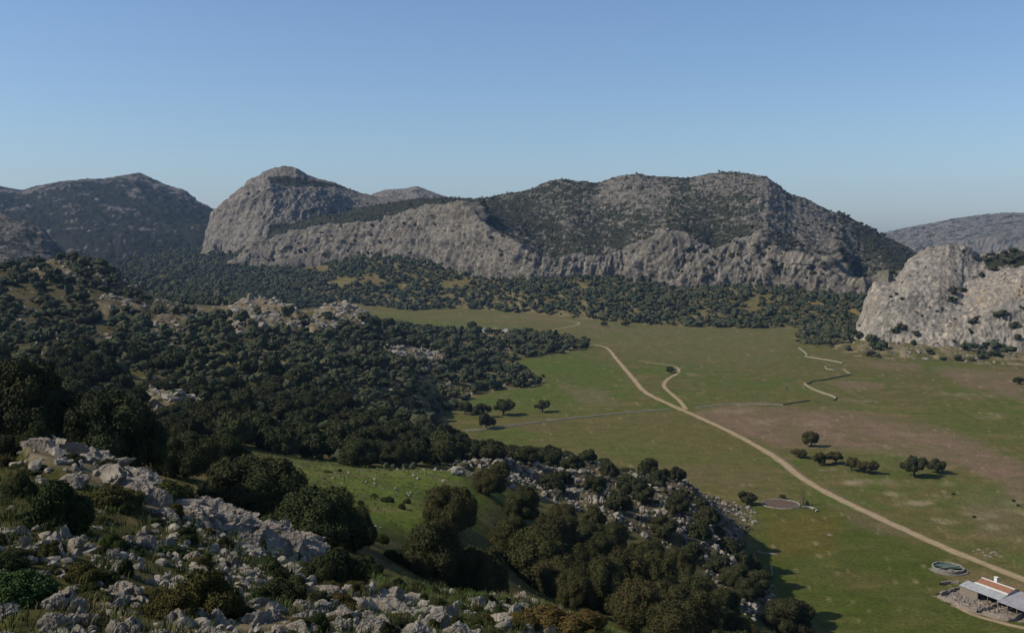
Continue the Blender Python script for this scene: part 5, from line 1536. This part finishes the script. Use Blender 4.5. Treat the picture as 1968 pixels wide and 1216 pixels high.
yr = yr + (yr - yc) * (0.10 * RS.uniform(-1, 1, len(yr)))[:, None]
yv = [np.r_[yc, 0.006]] + [np.r_[yc + (q - yc) * k, 0.006] for k in (0.35, 0.7, 1.0) for q in yr]
nn_ = len(yr)
yt = np.array([(0, 1 + k, 1 + (k + 1) % nn_) for k in range(nn_)])
yq = np.array([(1 + a * nn_ + k, 1 + (a + 1) * nn_ + k, 1 + (a + 1) * nn_ + (k + 1) % nn_, 1 + a * nn_ + (k + 1) % nn_) for a in (0, 1) for k in range(nn_)])
M['yard'] = mat_plain('yard_earth', (0.125, 0.095, 0.072), (0.26, 0.21, 0.168), 0.7, 0.6, 0.1)
obj('farmyard', mesh_np('farmyard', np.array(yv), [yt, yq]), M['yard'], kind='structure', label='trampled brown earth of the farmyard')
n = 700
yx, yy = RS.uniform(1803, 1975, n), RS.uniform(1126, 1182, n)
k = polysd([(1803, 1147), (1858, 1130), (1900, 1148), (1945, 1158), (1980, 1172), (1960, 1180), (1878, 1176), (1840, 1164)], yx, yy) > 0
P = plainpt(yx[k], yy[k])
scatter_stuff('yard_rubble', R_TINY, P, RS.uniform(0.2, 0.8, k.sum()), M['rock'], 'pale rubble strewn about the farmyard', 'rubble', RS.uniform(0, 1, k.sum()))

# ------------------------------------------------------------------ small white farm far off at the tip of the wood
def cottage(px, py, L_, W_, hw, hr, rz, roofm, label):
    p = plainpt(px, py)
    o = empty('far_farmhouse', p, rz, label, 'house')
    part('front_wall', box(-L_ / 2, L_ / 2, -W_ / 2, -W_ / 2 + 0.3, -0.2, hw), M['white'], o)
    part('back_wall', box(-L_ / 2, L_ / 2, W_ / 2 - 0.3, W_ / 2, -0.2, hw), M['white'], o)
    for xx in (-L_ / 2 + 0.01, L_ / 2 - 0.31):
        obj('gable_wall', gable(xx, -W_ / 2 + 0.01, W_ / 2 - 0.01, -0.2, hw - 0.02, hr - 0.1, 0, 0.3), M['white'], o)
    corr_sheet('roof', -L_ / 2 - 0.2, L_ / 2 + 0.2, 0, hr, -W_ / 2 - 0.3, hw + 0.05, 0.6, 0.04, roofm, o)
    corr_sheet('roof', -L_ / 2 - 0.2, L_ / 2 + 0.2, 0, hr, W_ / 2 + 0.3, hw + 0.05, 0.6, 0.04, roofm, o)
    part('door', box(-0.5, 0.5, -W_ / 2 - 0.05, -W_ / 2 - 0.002, 0, 2), M['dark'], o)
    for q in (-L_ / 3, L_ / 3):
        part('window', box(q - 0.4, q + 0.4, -W_ / 2 - 0.05, -W_ / 2 - 0.002, 1.0, 1.9), M['dark'], o)
M['tile2'] = mat_plain('tan_tile', (0.34, 0.22, 0.13), (0.46, 0.32, 0.20), 2.0, 0.3, 0.03)
cottage(945, 641, 13.0, 6.0, 3.6, 5.4, 0.05, M['tile2'], 'small white farmhouse with tan roof far off beside the wood')
cottage(932, 640, 4.5, 6.0, 4.2, 6.2, 1.5, M['tile2'], 'tan gabled annexe at the left end of the far white farmhouse')
cottage(972, 641, 4.0, 5.0, 4.6, 6.0, 1.4, M['pale_stone'], 'small pale hut at the right of the far white farmhouse')

# ------------------------------------------------------------------ haze: the air between us and the mountains
hv, hf = box(-9600, 9600, -9600, 9600, -30, 520)
hm = bpy.data.materials.new('haze')
hm.use_nodes = True
hn = hm.node_tree
hn.nodes.remove(hn.nodes['Principled BSDF'])
pv = hn.nodes.new('ShaderNodeVolumePrincipled')
pv.inputs['Color'].default_value = (0.40, 0.62, 1.0, 1)
pv.inputs['Density'].default_value = 0.000036
pv.inputs['Anisotropy'].default_value = 0.1
pv.inputs['Density Attribute'].default_value = ''
hn.links.new(pv.outputs[0], hn.nodes['Material Output'].inputs['Volume'])
obj('haze', mesh_np('haze', hv, hf), hm, kind='stuff', label='thin blue haze filling the air of the valley', cat='haze')
